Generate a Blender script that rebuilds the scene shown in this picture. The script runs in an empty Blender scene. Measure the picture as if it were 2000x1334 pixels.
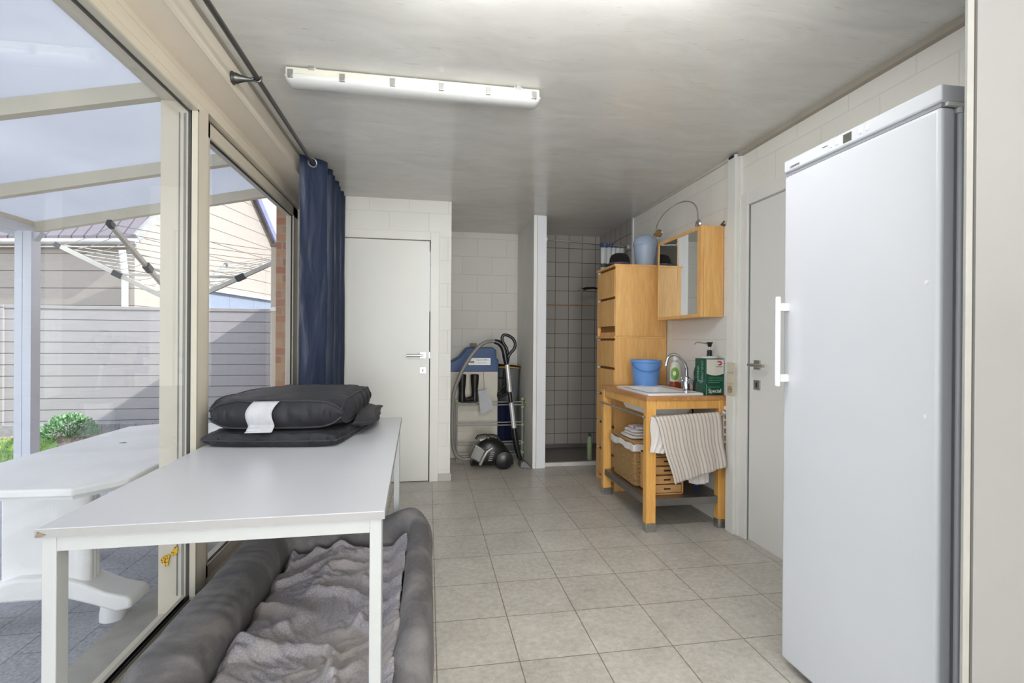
import bpy, bmesh, math, random
from mathutils import Vector, Matrix, noise
random.seed(7)
SC = bpy.context.scene
COL = SC.collection
PI = math.pi

# ------------------------------------------------------------------ camera
F_PX, CAM_H = 968.5, 1.18
yaw, pit, rol = [math.radians(a) for a in (9.59, 0.093, 0.40)]
fw = Vector((math.sin(yaw)*math.cos(pit), math.cos(yaw)*math.cos(pit), -math.sin(pit)))
rt = Vector((math.cos(yaw), -math.sin(yaw), 0))
up = rt.cross(fw)
rt2 = math.cos(rol)*rt + math.sin(rol)*up
up2 = -math.sin(rol)*rt + math.cos(rol)*up
cam_d = bpy.data.cameras.new('camera')
cam = bpy.data.objects.new('camera', cam_d)
COL.objects.link(cam)
m = Matrix((rt2, up2, -fw)).transposed().to_4x4()
m.translation = Vector((0, 0, CAM_H))
cam.matrix_world = m
cam_d.sensor_fit = 'HORIZONTAL'
cam_d.sensor_width = 36.0
cam_d.lens = 36.0*F_PX/2000.0
cam_d.clip_start = 0.05
cam_d.clip_end = 200
SC.camera = cam

# ------------------------------------------------------------------ exposure, sky, sun, lamps
vs = SC.view_settings
SC.display_settings.display_device = 'sRGB'
vs.view_transform = 'Standard'
vs.look = 'None'
vs.gamma = 1.0
vs.use_curve_mapping = False
vs.exposure = 0.47

world = bpy.data.worlds.new('sky')
SC.world = world
world.use_nodes = True
wn, wl = world.node_tree.nodes, world.node_tree.links
wn.clear()
w_out = wn.new('ShaderNodeOutputWorld')
w_bg = wn.new('ShaderNodeBackground')
w_tc = wn.new('ShaderNodeTexCoord')
w_sx = wn.new('ShaderNodeSeparateXYZ')
w_rp = wn.new('ShaderNodeValToRGB')
w_rp.color_ramp.elements[0].position = 0.0
w_rp.color_ramp.elements[0].color = (0.95, 0.97, 1.0, 1)
w_rp.color_ramp.elements[1].position = 0.9
w_rp.color_ramp.elements[1].color = (0.72, 0.82, 1.0, 1)
wl.new(w_tc.outputs['Generated'], w_sx.inputs[0])
wl.new(w_sx.outputs['Z'], w_rp.inputs[0])
wl.new(w_rp.outputs[0], w_bg.inputs[0])
w_bg.inputs[1].default_value = 2.05
wl.new(w_bg.outputs[0], w_out.inputs[0])

sun_d = bpy.data.lights.new('sun', 'SUN')
sun_d.energy = 6.5
sun_d.angle = math.radians(0.6)
sun_d.color = (1.0, 0.95, 0.88)
sun = bpy.data.objects.new('sun', sun_d)
COL.objects.link(sun)
SUN_DIR = Vector((-0.90, 0.33, -0.675)).normalized()
sun.rotation_euler = SUN_DIR.to_track_quat('-Z', 'Y').to_euler()
sun.location = (3, -3, 8)

def area(name, loc, direction, sx, sy, energy, color=(1, 1, 1)):
    d = bpy.data.lights.new(name, 'AREA')
    d.shape = 'RECTANGLE'
    d.size, d.size_y = sx, sy
    d.energy = energy
    d.color = color
    o = bpy.data.objects.new(name, d)
    COL.objects.link(o)
    o.location = loc
    o.rotation_euler = Vector(direction).to_track_quat('-Z', 'Y').to_euler()
    return o
# added fill lamps out of view: one facing up, one below the ceiling
area('fill_rear_up', (0.45, -0.9, 1.2), (0.0, 0.0, 1), 1.0, 0.7, 58, (0.98, 0.99, 1.0))
area('fill_ceiling', (0.40, 1.45, 2.30), (0.12, 0.75, -1), 1.1, 0.12, 9.5, (0.99, 0.99, 1.0))
# added fill lamps standing in for daylight from the rear and the left
area('fill_rear', (0.55, -5.40, 1.2), (0, 1, 0.02), 1.8, 2.0, 138, (0.97, 0.985, 1.0))
area('fill_side', (-0.90, -1.25, 1.15), (1, 0.25, 0), 1.7, 1.9, 8, (0.96, 0.98, 1.0))

# ------------------------------------------------------------------ material helpers
def lin(c):
    c = c/255.0
    return c/12.92 if c <= 0.04045 else ((c+0.055)/1.055)**2.4
def rgb(r, g, b):
    return (lin(r), lin(g), lin(b), 1)

class Mat:
    def __init__(s, name):
        s.m = bpy.data.materials.new(name)
        s.m.use_nodes = True
        s.n, s.l = s.m.node_tree.nodes, s.m.node_tree.links
        s.b = s.n['Principled BSDF']
    def new(s, t, **kw):
        n = s.n.new(t)
        for k, v in kw.items():
            if k in n.inputs: n.inputs[k].default_value = v
            else: setattr(n, k, v)
        return n
    def link(s, a, b): s.l.new(a, b)
    def coord(s, axes='XYZ', off=(0, 0, 0), scale=(1, 1, 1)):
        tc = s.new('ShaderNodeTexCoord')
        sep = s.new('ShaderNodeSeparateXYZ')
        s.link(tc.outputs['Object'], sep.inputs[0])
        cmb = s.new('ShaderNodeCombineXYZ')
        for i, a in enumerate(axes):
            s.link(sep.outputs[a], cmb.inputs[i])
        mp = s.new('ShaderNodeMapping')
        mp.inputs['Location'].default_value = off
        mp.inputs['Scale'].default_value = scale
        s.link(cmb.outputs[0], mp.inputs[0])
        return mp.outputs[0]
    def noise(s, co, scale, detail=4, rough=0.55, dist=0.0):
        n = s.new('ShaderNodeTexNoise')
        n.inputs['Scale'].default_value = scale
        n.inputs['Detail'].default_value = detail
        n.inputs['Roughness'].default_value = rough
        n.inputs['Distortion'].default_value = dist
        s.link(co, n.inputs['Vector'])
        return n.outputs['Fac']
    def ramp(s, fac, stops):
        r = s.new('ShaderNodeValToRGB')
        el = r.color_ramp.elements
        while len(el) < len(stops): el.new(0.5)
        for e, (p, c) in zip(el, stops):
            e.position = p
            e.color = c
        s.link(fac, r.inputs[0])
        return r.outputs[0]
    def mix(s, fac, a, b, mode='MIX'):
        x = s.new('ShaderNodeMix', data_type='RGBA', blend_type=mode)
        for sock, v in ((x.inputs['Factor'], fac), (x.inputs['A'] if False else x.inputs[6], a), (x.inputs[7], b)):
            if isinstance(v, (int, float, tuple)): sock.default_value = v
            else: s.link(v, sock)
        return x.outputs[2]
    def bump(s, h, strength=0.3, dist=0.01):
        b = s.new('ShaderNodeBump')
        b.inputs['Strength'].default_value = strength
        b.inputs['Distance'].default_value = dist
        s.link(h, b.inputs['Height'])
        s.link(b.outputs[0], s.b.inputs['Normal'])
    def base(s, c):
        if isinstance(c, tuple): s.b.inputs['Base Color'].default_value = c
        else: s.link(c, s.b.inputs['Base Color'])
    def set(s, rough=None, metal=None, spec=None, coat=None, trans=None):
        if rough is not None: s.b.inputs['Roughness'].default_value = rough
        if metal is not None: s.b.inputs['Metallic'].default_value = metal
        if spec is not None: s.b.inputs['Specular IOR Level'].default_value = spec
        if coat is not None: s.b.inputs['Coat Weight'].default_value = coat
        if trans is not None: s.b.inputs['Transmission Weight'].default_value = trans

def plain(name, c, rough=0.5, metal=0.0, var=0.06, vscale=6, bump=0.0, bscale=80, spec=None, coat=None):
    """paint, plastic or metal with a slight procedural unevenness"""
    M = Mat(name)
    co = M.coord()
    f = M.noise(co, vscale, 4)
    a = tuple(max(0, x*(1-var)) for x in c[:3])+(1,)
    b = tuple(min(1, x*(1+var)) for x in c[:3])+(1,)
    M.base(M.ramp(f, [(0.35, a), (0.65, b)]))
    M.set(rough, metal, spec, coat)
    if bump:
        M.bump(M.noise(co, bscale, 3), bump, 0.002)
    return M.m

def wood(name, c1, c2, axes='XYZ', stretch=(12, 1.2, 12), rough=0.45, plank=None):
    M = Mat(name)
    co = M.coord(axes, scale=stretch)
    f = M.noise(co, 2.2, 6, 0.6, 0.8)
    col = M.ramp(f, [(0.3, c1), (0.5, tuple((a+b)/2 for a, b in zip(c1, c2))), (0.7, c2)])
    fine = M.noise(M.coord(axes, scale=tuple(x*5 for x in stretch)), 3.0, 3)
    col = M.mix(0.12, col, M.ramp(fine, [(0.4, (0.25, 0.12, 0.04, 1)), (0.6, (1, 0.8, 0.5, 1))]), 'OVERLAY')
    M.base(col)
    M.set(rough)
    return M.m

MT = {}
MT['white_gloss'] = plain('white_gloss_paint', rgb(226, 228, 232), 0.22, var=0.015, vscale=2)
MT['fridge'] = plain('fridge_enamel', rgb(208, 211, 216), 0.25, var=0.015, vscale=2)
MT['fridge_grey'] = plain('fridge_side_grey', rgb(150, 154, 160), 0.35, var=0.02)
MT['door'] = plain('door_lacquer', rgb(226, 226, 221), 0.35, var=0.015, vscale=1.5)
MT['frame'] = plain('door_frame_paint', rgb(228, 227, 221), 0.4, var=0.02)
MT['casing'] = plain('casing_paint', rgb(230, 229, 223), 0.45, var=0.02)
MT['alu'] = plain('cream_window_profile', rgb(218, 208, 190), 0.38, var=0.03, vscale=3)
MT['alu2'] = plain('cream_header_board', rgb(228, 218, 202), 0.5, var=0.03, vscale=3)
MT['bead'] = plain('pale_glazing_bead', rgb(188, 182, 166), 0.35, var=0.02)
MT['seal'] = plain('black_rubber_seal', rgb(28, 28, 30), 0.6)
MT['gseal'] = plain('grey_rubber_seal', rgb(120, 122, 122), 0.5)
MT['steel'] = plain('brushed_steel', rgb(190, 190, 188), 0.28, 1.0, var=0.05, vscale=20)
MT['chrome'] = plain('chrome', rgb(215, 217, 220), 0.1, 1.0, var=0.02)
MT['dsteel'] = plain('dark_rod_metal', rgb(96, 96, 94), 0.35, 0.8, var=0.08)
MT['plastic_w'] = plain('white_plastic', rgb(225, 225, 222), 0.35, var=0.02)
MT['plastic_b'] = plain('black_plastic', rgb(22, 22, 24), 0.3, var=0.1)
MT['plastic_dg'] = plain('dark_grey_plastic', rgb(62, 63, 66), 0.4, var=0.08)
MT['plastic_g'] = plain('grey_plastic', rgb(138, 138, 136), 0.4, var=0.05)
MT['table'] = plain('white_laminate', rgb(196, 198, 203), 0.3, var=0.012, vscale=3)
MT['table_edge'] = plain('laminate_edge_grey', rgb(158, 157, 157), 0.45, var=0.03)
MT['table_leg'] = plain('white_powder_coat', rgb(180, 182, 182), 0.4, var=0.02)

# speckled garden cushion cloth
def cloth(name, c, var=0.15, scale=400, rough=0.9, b=0.25, patch=None):
    M = Mat(name)
    co = M.coord()
    f = M.noise(co, scale, 2)
    a = tuple(x*(1-var) for x in c[:3])+(1,)
    bb = tuple(min(1, x*(1+var)) for x in c[:3])+(1,)
    col = M.ramp(f, [(0.3, a), (0.7, bb)])
    if patch:
        g = M.noise(co, patch[1], 5, 0.6, 0.6)
        col = M.mix(M.ramp(g, [(0.45, (0, 0, 0, 1)), (0.7, (1, 1, 1, 1))]), col, patch[0])
    M.base(col)
    M.set(rough, spec=0.25)
    M.b.inputs['Sheen Weight'].default_value = 0.03
    M.bump(f, b, 0.002)
    return M.m
MT['cushion'] = cloth('charcoal_cushion_cloth', rgb(38, 38, 43), 0.12, 500, rough=0.55, patch=(rgb(50, 50, 55), 5))
MT['cushion_pipe'] = cloth('charcoal_piping', rgb(54, 54, 60), 0.1, 300, rough=0.6)
MT['suede'] = cloth('grey_suede', rgb(98, 96, 97), 0.08, 120, 0.75, 0.15, patch=(rgb(136, 132, 130), 5))
MT['fleece'] = cloth('grey_fleece', rgb(150, 146, 151), 0.28, 170, 1.0, 1.0, patch=(rgb(160, 152, 146), 3))
MT['curtain'] = cloth('navy_curtain', rgb(36, 48, 72), 0.08, 200, 0.5, 0.1)
M = Mat('navy_curtain_creased')
cf_ = M.noise(M.coord(scale=(5, 5, 1.3)), 2.0, 2, 0.5, 0.5)
M.base(M.ramp(M.noise(M.coord(), 3, 3), [(0.3, rgb(31, 42, 65)), (0.7, rgb(38, 51, 78))]))
M.set(0.45, spec=0.5)
M.bump(cf_, 0.6, 0.03)
MT['curtain'] = M.m
MT['white_cloth'] = cloth('white_cotton', rgb(222, 216, 212), 0.06, 200, 0.95, 0.3)
MT['tag'] = plain('white_tag_paper', rgb(178, 179, 184), 0.7, var=0.05, vscale=40)

# ceiling: marbled glossy panels
M = Mat('marbled_ceiling_panels')
co = M.coord(scale=(1.0, 2.6, 1))
f1 = M.noise(co, 2.4, 7, 0.62, 1.2)
f2 = M.noise(M.coord(scale=(3, 30, 1)), 2.0, 5, 0.7, 1.5)
col = M.ramp(f1, [(0.3, rgb(212, 210, 205)), (0.52, rgb(219, 218, 213)), (0.72, rgb(226, 225, 221))])
col = M.mix(M.ramp(f2, [(0.60, (0, 0, 0, 1)), (0.68, (0.6, 0.6, 0.6, 1))]), col, rgb(190, 187, 178))
M.base(col)
M.set(0.2, spec=0.4)
M.bump(M.noise(M.coord(scale=(3, 22, 1)), 2.0, 5, 0.7, 1.5), 0.05, 0.003)
MT['ceiling'] = M.m

# painted block walls
def blockwall(name, ax, c=rgb(230, 229, 224), w=0.32, h=0.195, off=(0, 0, 0), groove=0.35, dirt=None):
    M = Mat(name)
    co = M.coord(ax, off)
    br = M.new('ShaderNodeTexBrick')
    br.offset = 0.5
    br.inputs['Scale'].default_value = 1.0
    br.inputs['Brick Width'].default_value = w
    br.inputs['Row Height'].default_value = h
    br.inputs['Mortar Size'].default_value = 0.0035
    br.inputs['Mortar Smooth'].default_value = 0.6
    br.inputs['Color1'].default_value = c
    br.inputs['Color2'].default_value = tuple(x*0.97 for x in c[:3])+(1,)
    br.inputs['Mortar'].default_value = tuple(x*0.88 for x in c[:3])+(1,)
    M.link(co, br.inputs['Vector'])
    n = M.noise(co, 3.5, 5)
    col = M.mix(M.ramp(n, [(0.45, (0, 0, 0, 1)), (0.8, (0.4, 0.4, 0.4, 1))]), br.outputs['Color'], tuple(x*0.86 for x in c[:3])+(1,))
    M.base(col)
    M.set(0.6)
    inv = M.new('ShaderNodeMath', operation='MULTIPLY')
    M.link(br.outputs['Fac'], inv.inputs[0]); inv.inputs[1].default_value = -1.0
    add = M.new('ShaderNodeMath', operation='ADD')
    M.link(inv.outputs[0], add.inputs[0])
    M.link(M.noise(co, 45, 4), add.inputs[1])
    M.bump(add.outputs[0], groove, 0.004)
    return M.m
MT['block_back'] = blockwall('painted_blocks_back', 'XZY', off=(0.0, 0.10, 0))
MT['block_side'] = blockwall('painted_blocks_side', 'YZX', c=rgb(234, 231, 222), off=(0.1, 0.10, 0))
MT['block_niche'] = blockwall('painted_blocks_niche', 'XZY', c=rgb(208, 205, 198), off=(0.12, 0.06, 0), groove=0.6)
MT['wall_plain'] = plain('white_wall_paint', rgb(228, 226, 220), 0.6, var=0.03, vscale=3, bump=0.1)
MT['rear_wall'] = plain('rear_wall_paint', rgb(214, 212, 206), 0.7, var=0.02)

# floor tiles
M = Mat('grey_floor_tiles')
co = M.coord(off=(-0.038+0.302*20, -2.093+0.302*20, 0))
br = M.new('ShaderNodeTexBrick')
br.offset = 0.0
br.inputs['Scale'].default_value = 1.0
br.inputs['Brick Width'].default_value = 0.302
br.inputs['Row Height'].default_value = 0.302
br.inputs['Mortar Size'].default_value = 0.0021
br.inputs['Mortar Smooth'].default_value = 0.1
br.inputs['Color1'].default_value = (0.92, 0.92, 0.92, 1)
br.inputs['Color2'].default_value = (1.0, 1.0, 1.0, 1)
br.inputs['Mortar'].default_value = (0.40, 0.36, 0.31, 1)
M.link(co, br.inputs['Vector'])
c0 = M.coord()
n1 = M.noise(c0, 4.5, 8, 0.65, 0.9)
n2 = M.noise(c0, 38, 5, 0.7)
n3 = M.noise(M.coord(scale=(1, 1.7, 1)), 7, 3, 0.5, 2.5)
col = M.ramp(n1, [(0.3, rgb(176, 170, 161)), (0.5, rgb(192, 187, 178)), (0.7, rgb(206, 201, 193))])
col = M.mix(0.35, col, M.ramp(n2, [(0.35, rgb(160, 153, 142)), (0.65, rgb(224, 219, 210))]))
vein = M.new('ShaderNodeMath', operation='ABSOLUTE')
sb = M.new('ShaderNodeMath', operation='SUBTRACT'); M.link(n3, sb.inputs[0]); sb.inputs[1].default_value = 0.5
M.link(sb.outputs[0], vein.inputs[0])
col = M.mix(M.ramp(vein.outputs[0], [(0.0, (0.5, 0.5, 0.5, 1)), (0.012, (0, 0, 0, 1))]), col, rgb(216, 210, 200))
M.base(M.mix(1.0, col, br.outputs['Color'], 'MULTIPLY'))
M.set(0.34, spec=0.4)
inv = M.new('ShaderNodeMath', operation='MULTIPLY'); M.link(br.outputs['Fac'], inv.inputs[0]); inv.inputs[1].default_value = -1
add = M.new('ShaderNodeMath', operation='ADD'); M.link(inv.outputs[0], add.inputs[0])
s2 = M.new('ShaderNodeMath', operation='MULTIPLY'); M.link(n2, s2.inputs[0]); s2.inputs[1].default_value = 0.25
M.link(s2.outputs[0], add.inputs[1])
M.bump(add.outputs[0], 0.35, 0.002)
MT['floor'] = M.m

# shower tiles
def tiles(name, ax, off, c=rgb(168, 163, 157), g=rgb(88, 76, 66), w=0.152, h=0.157, gs=0.003, rough=0.2):
    M = Mat(name)
    co = M.coord(ax, off)
    br = M.new('ShaderNodeTexBrick')
    br.offset = 0.0
    for k, v in (('Scale', 1.0), ('Brick Width', w), ('Row Height', h), ('Mortar Size', gs), ('Mortar Smooth', 0.1)):
        br.inputs[k].default_value = v
    br.inputs['Color1'].default_value = c
    br.inputs['Color2'].default_value = tuple(x*0.93 for x in c[:3])+(1,)
    br.inputs['Mortar'].default_value = g
    M.link(co, br.inputs['Vector'])
    M.base(br.outputs['Color'])
    M.set(rough)
    inv = M.new('ShaderNodeMath', operation='MULTIPLY'); M.link(br.outputs['Fac'], inv.inputs[0]); inv.inputs[1].default_value = -1
    M.bump(inv.outputs[0], 0.3, 0.002)
    return M.m
MT['shower_back'] = tiles('shower_tiles_back', 'XZY', (-1.374+0.152*20, -2.046+0.157*20, 0))
MT['shower_side'] = tiles('shower_tiles_side', 'YZX', (-5.30+0.152*20+0.001, -2.046+0.157*20, 0))
MT['sink_tiles'] = tiles('white_wall_tiles', 'YZX', (0.0, -1.195+0.15*20, 0), c=rgb(226, 225, 222), g=rgb(196, 194, 188), w=4.0, h=0.15, gs=0.002, rough=0.2)

MT['wood'] = wood('honey_beech_veneer', rgb(222, 168, 100), rgb(238, 192, 126), 'XYZ', (5, 5, 0.7))
MT['wood_side'] = wood('honey_beech_panel', rgb(224, 170, 102), rgb(240, 194, 128), 'XYZ', (6, 6, 0.6))
MT['wood_top'] = wood('worn_beech_worktop', rgb(172, 116, 66), rgb(204, 152, 96), 'XYZ', (10, 1.5, 10), 0.4)
MT['wood_leg'] = wood('oiled_pine_leg', rgb(212, 154, 76), rgb(232, 182, 106), 'XYZ', (8, 8, 0.8))
MT['wood_box'] = wood('pale_box_wood', rgb(186, 138, 84), rgb(214, 170, 116), 'XYZ', (2, 10, 10))
MT['brown_board'] = wood('brown_wood_block', rgb(92, 78, 62), rgb(120, 102, 82), 'XYZ', (3, 3, 10))

# wicker
M = Mat('wicker_weave')
co = M.coord()
w1 = M.new('ShaderNodeTexWave', wave_type='BANDS', bands_direction='Z'); w1.inputs['Scale'].default_value = 36; w1.inputs['Distortion'].default_value = 3.0; w1.inputs['Detail'].default_value = 2
M.link(co, w1.inputs['Vector'])
w2 = M.noise(co, 130, 3)
M.base(M.mix(0.5, M.ramp(w1.outputs['Fac'], [(0.1, rgb(120, 84, 44)), (0.6, rgb(206, 164, 106))]), M.ramp(w2, [(0.35, rgb(130, 92, 50)), (0.65, rgb(224, 184, 128))])))
M.set(0.75)
M.bump(w1.outputs['Fac'], 0.8, 0.006)
MT['wicker'] = M.m

# towel stripes (uv)
M = Mat('striped_linen')
uv = M.new('ShaderNodeUVMap'); uv.uv_map = 'UVMap'
sp = M.new('ShaderNodeSeparateXYZ'); M.link(uv.outputs[0], sp.inputs[0])
mu = M.new('ShaderNodeMath', operation='MULTIPLY'); M.link(sp.outputs['X'], mu.inputs[0]); mu.inputs[1].default_value = 17
fr = M.new('ShaderNodeMath', operation='FRACT'); M.link(mu.outputs[0], fr.inputs[0])
st = M.ramp(fr.outputs[0], [(0.0, rgb(214, 204, 194)), (0.55, rgb(216, 206, 196)), (0.62, rgb(150, 138, 130)), (0.72, rgb(200, 190, 182)), (0.8, rgb(150, 138, 130)), (0.9, rgb(212, 202, 194))])
M.base(st)
M.set(0.95)
M.bump(M.noise(M.coord(), 300, 2), 0.3, 0.001)
MT['towel'] = M.m
# printed cloth
M = Mat('printed_cotton')
f = M.noise(M.coord(), 34, 4, 0.6, 1.0)
M.base(M.ramp(f, [(0.38, rgb(150, 74, 104)), (0.45, rgb(226, 218, 222)), (0.60, rgb(228, 222, 226)), (0.66, rgb(110, 104, 140))]))
M.set(0.95); M.bump(f, 0.4, 0.003)
MT['printed'] = M.m

# glass
def glass(name, tint, refl=1.0):
    M = Mat(name)
    M.n.remove(M.b)
    out = M.n['Material Output']
    tr = M.new('ShaderNodeBsdfTransparent'); tr.inputs[0].default_value = tint
    gl = M.new('ShaderNodeBsdfGlossy'); gl.inputs['Roughness'].default_value = 0.01
    lwt = M.new('ShaderNodeLayerWeight'); lwt.inputs[0].default_value = 0.5
    pw = M.new('ShaderNodeMath', operation='POWER'); M.link(lwt.outputs['Facing'], pw.inputs[0]); pw.inputs[1].default_value = 4.5
    mu = M.new('ShaderNodeMath', operation='MULTIPLY_ADD'); M.link(pw.outputs[0], mu.inputs[0]); mu.inputs[1].default_value = 0.45*refl; mu.inputs[2].default_value = 0.075*refl
    mx = M.new('ShaderNodeMixShader')
    M.link(mu.outputs[0], mx.inputs[0]); M.link(tr.outputs[0], mx.inputs[1]); M.link(gl.outputs[0], mx.inputs[2])
    M.link(mx.outputs[0], out.inputs[0])
    return M.m
MT['glass'] = glass('window_glass', (0.93, 0.945, 0.95, 1), 1.0)
M = Mat('mirror'); M.base(rgb(225, 228, 228)); M.set(0.02, 1.0); MT['mirror'] = M.m
M = Mat('clear_plastic'); M.base(rgb(225, 226, 224)); M.set(0.2, trans=0.25); MT['clear'] = M.m

# polycarbonate roof sheet
M = Mat('opal_polycarbonate')
M.n.remove(M.b)
out = M.n['Material Output']
tl = M.new('ShaderNodeBsdfTranslucent'); df = M.new('ShaderNodeBsdfDiffuse'); tp = M.new('ShaderNodeBsdfTransparent')
co = M.coord(scale=(1, 0.5, 1))
cl = M.ramp(M.noise(co, 1.3, 4, 0.5, 0.5), [(0.3, rgb(186, 187, 192)), (0.7, rgb(200, 201, 205))])
M.link(cl, tl.inputs[0]); M.link(cl, df.inputs[0])
m1 = M.new('ShaderNodeMixShader'); m1.inputs[0].default_value = 0.25
M.link(tl.outputs[0], m1.inputs[1]); M.link(df.outputs[0], m1.inputs[2])
m2 = M.new('ShaderNodeMixShader'); m2.inputs[0].default_value = 0.06
M.link(m1.outputs[0], m2.inputs[1]); M.link(tp.outputs[0], m2.inputs[2])
M.link(m2.outputs[0], out.inputs[0])
MT['poly'] = M.m

# outdoor materials
MT['canopy'] = plain('cream_canopy_aluminium', rgb(216, 208, 186), 0.4, var=0.03)
MT['post'] = plain('white_canopy_post', rgb(214, 216, 222), 0.4, var=0.02)
MT['garden_plastic'] = plain('white_garden_plastic', rgb(236, 234, 232), 0.45, var=0.04, vscale=5, bump=0.1, bscale=60)
def lines(name, c, cl_, ax, period, width, rough=0.6, off=0.0, b=0.4, var=0.05):
    M = Mat(name)
    co = M.coord(ax)
    sp = M.new('ShaderNodeSeparateXYZ'); M.link(co, sp.inputs[0])
    ad = M.new('ShaderNodeMath', operation='ADD'); M.link(sp.outputs['X'], ad.inputs[0]); ad.inputs[1].default_value = off+50*period
    dv = M.new('ShaderNodeMath', operation='DIVIDE'); M.link(ad.outputs[0], dv.inputs[0]); dv.inputs[1].default_value = period
    fr = M.new('ShaderNodeMath', operation='FRACT'); M.link(dv.outputs[0], fr.inputs[0])
    msk = M.ramp(fr.outputs[0], [(0.0, (1, 1, 1, 1)), (width*0.8, (1, 1, 1, 1)), (width, (0, 0, 0, 1))])
    n = M.noise(M.coord(scale=(2, 2, 14)), 2.0, 4)
    a = tuple(x*(1-var) for x in c[:3])+(1,)
    bb = tuple(min(1, x*(1+var)) for x in c[:3])+(1,)
    M.base(M.mix(msk, M.ramp(n, [(0.3, a), (0.7, bb)]), cl_))
    M.set(rough)
    iv = M.new('ShaderNodeMath', operation='MULTIPLY'); M.link(msk, iv.inputs[0]); iv.inputs[1].default_value = -1
    M.bump(iv.outputs[0], b, 0.01)
    return M.m
MT['fence'] = lines('grey_fence_boards', rgb(160, 156, 158), rgb(96, 92, 95), 'ZYX', 0.148, 0.07)
MT['siding'] = lines('pale_house_siding', rgb(162, 155, 147), rgb(98, 90, 84), 'ZYX', 0.30, 0.05)
MT['blue_siding'] = lines('grey_blue_boards', rgb(128, 140, 160), rgb(96, 106, 126), 'YZX', 0.9, 0.01)
MT['roof_tile'] = lines('dark_roof_tiles', rgb(118, 110, 116), rgb(66, 60, 66), 'XZY', 0.22, 0.12)
MT['gutter'] = plain('zinc_gutter', rgb(188, 188, 186), 0.4, 0.3)
MT['downpipe'] = plain('white_downpipe', rgb(228, 230, 232), 0.4)
MT['verge'] = plain('blue_grey_verge', rgb(120, 126, 158), 0.5)
MT['concrete'] = plain('grey_concrete', rgb(146, 146, 146), 0.85, var=0.12, vscale=20, bump=0.4, bscale=60)
MT['soil'] = plain('dry_soil', rgb(150, 132, 118), 0.95, var=0.3, vscale=30, bump=0.9, bscale=40)
MT['alu_bare'] = plain('bare_aluminium', rgb(190, 187, 180), 0.35, 0.6, var=0.04)
MT['cordm'] = plain('washing_line', rgb(198, 194, 186), 0.6)
M = Mat('grey_pavers')
co = M.coord('YXZ')
br = M.new('ShaderNodeTexBrick')
for k, v in (('Scale', 1.0), ('Brick Width', 0.30), ('Row Height', 0.20), ('Mortar Size', 0.004), ('Mortar Smooth', 0.3)):
    br.inputs[k].default_value = v
br.inputs['Color1'].default_value = rgb(168, 168, 172)
br.inputs['Color2'].default_value = rgb(150, 150, 156)
br.inputs['Mortar'].default_value = rgb(72, 72, 78)
M.link(co, br.inputs['Vector'])
n = M.noise(co, 70, 4)
M.base(M.mix(0.5, br.outputs['Color'], M.ramp(n, [(0.35, rgb(130, 131, 136)), (0.7, rgb(200, 200, 204))])))
M.set(0.75); M.bump(n, 0.4, 0.004)
MT['pavers'] = M.m
M = Mat('facade_bricks')
co = M.coord('YZX')
co2 = M.coord('XZY')
def bricknode(co):
    br = M.new('ShaderNodeTexBrick')
    for k, v in (('Scale', 1.0), ('Brick Width', 0.2), ('Row Height', 0.062), ('Mortar Size', 0.006)):
        br.inputs[k].default_value = v
    br.inputs['Color1'].default_value = rgb(176, 104, 84)
    br.inputs['Color2'].default_value = rgb(196, 158, 120)
    br.inputs['Mortar'].default_value = rgb(172, 160, 146)
    M.link(co, br.inputs['Vector'])
    return br
M.base(bricknode(co2).outputs['Color']); M.set(0.85)
MT['brick'] = M.m
def leafm(name, a, b):
    M = Mat(name)
    M.base(M.ramp(M.noise(M.coord(), 30, 2), [(0.35, a), (0.65, b)])); M.set(0.55)
    return M.m
MT['leaf'] = leafm('grey_green_leaves', rgb(84, 128, 84), rgb(150, 188, 142))
MT['grass'] = leafm('lawn_grass', rgb(84, 122, 48), rgb(142, 172, 84))
MT['rubber'] = plain('black_rubber', rgb(20, 19, 19), 0.45)
MT['blue_plastic'] = plain('royal_blue_lid', rgb(12, 62, 116), 0.45, var=0.05)
MT['cream_plastic'] = plain('cream_cabinet', rgb(202, 196, 182), 0.5)
MT['bucket'] = plain('light_blue_bucket', rgb(112, 160, 226), 0.35, var=0.03)
MT['bin'] = plain('pale_blue_bin', rgb(168, 184, 206), 0.35, var=0.03)
MT['hat'] = cloth('black_felt', rgb(34, 30, 30), 0.1, 200)
MT['ceramic'] = plain('white_ceramic', rgb(232, 232, 230), 0.15, var=0.01)
MT['can_green'] = plain('dark_green_print', rgb(18, 78, 58), 0.3, var=0.05)
MT['can_cream'] = plain('cream_print', rgb(222, 220, 208), 0.3)
MT['can_light'] = plain('pale_green_print', rgb(120, 176, 150), 0.35)
MT['red'] = plain('magenta_red_print', rgb(200, 40, 84), 0.35)
MT['ink'] = plain('dark_print', rgb(40, 40, 44), 0.5)
MT['inkgrey'] = plain('grey_print', rgb(112, 114, 116), 0.5)
MT['white_print'] = plain('white_print', rgb(232, 234, 232), 0.4)
MT['label_green'] = plain('green_label', rgb(128, 176, 66), 0.4)
MT['amber'] = plain('red_brown_liquid', rgb(148, 66, 34), 0.2)
MT['bottle'] = plain('milky_bottle', rgb(214, 216, 202), 0.25)
MT['switch'] = plain('ivory_switch', rgb(206, 198, 176), 0.4)
MT['lime'] = plain('lime_button', rgb(196, 206, 40), 0.4)
MT['green_joint'] = plain('green_plastic_joint', rgb(120, 156, 82), 0.45)
MT['yellow'] = plain('yellow_black_cord', rgb(196, 160, 50), 0.5)
MT['blue_cloth'] = cloth('dark_blue_overalls', rgb(26, 30, 62), 0.1, 200)
MT['greybin'] = plain('smoky_grey_bin', rgb(112, 114, 116), 0.35)
MT['lcd'] = plain('grey_display', rgb(92, 92, 82), 0.2)
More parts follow.
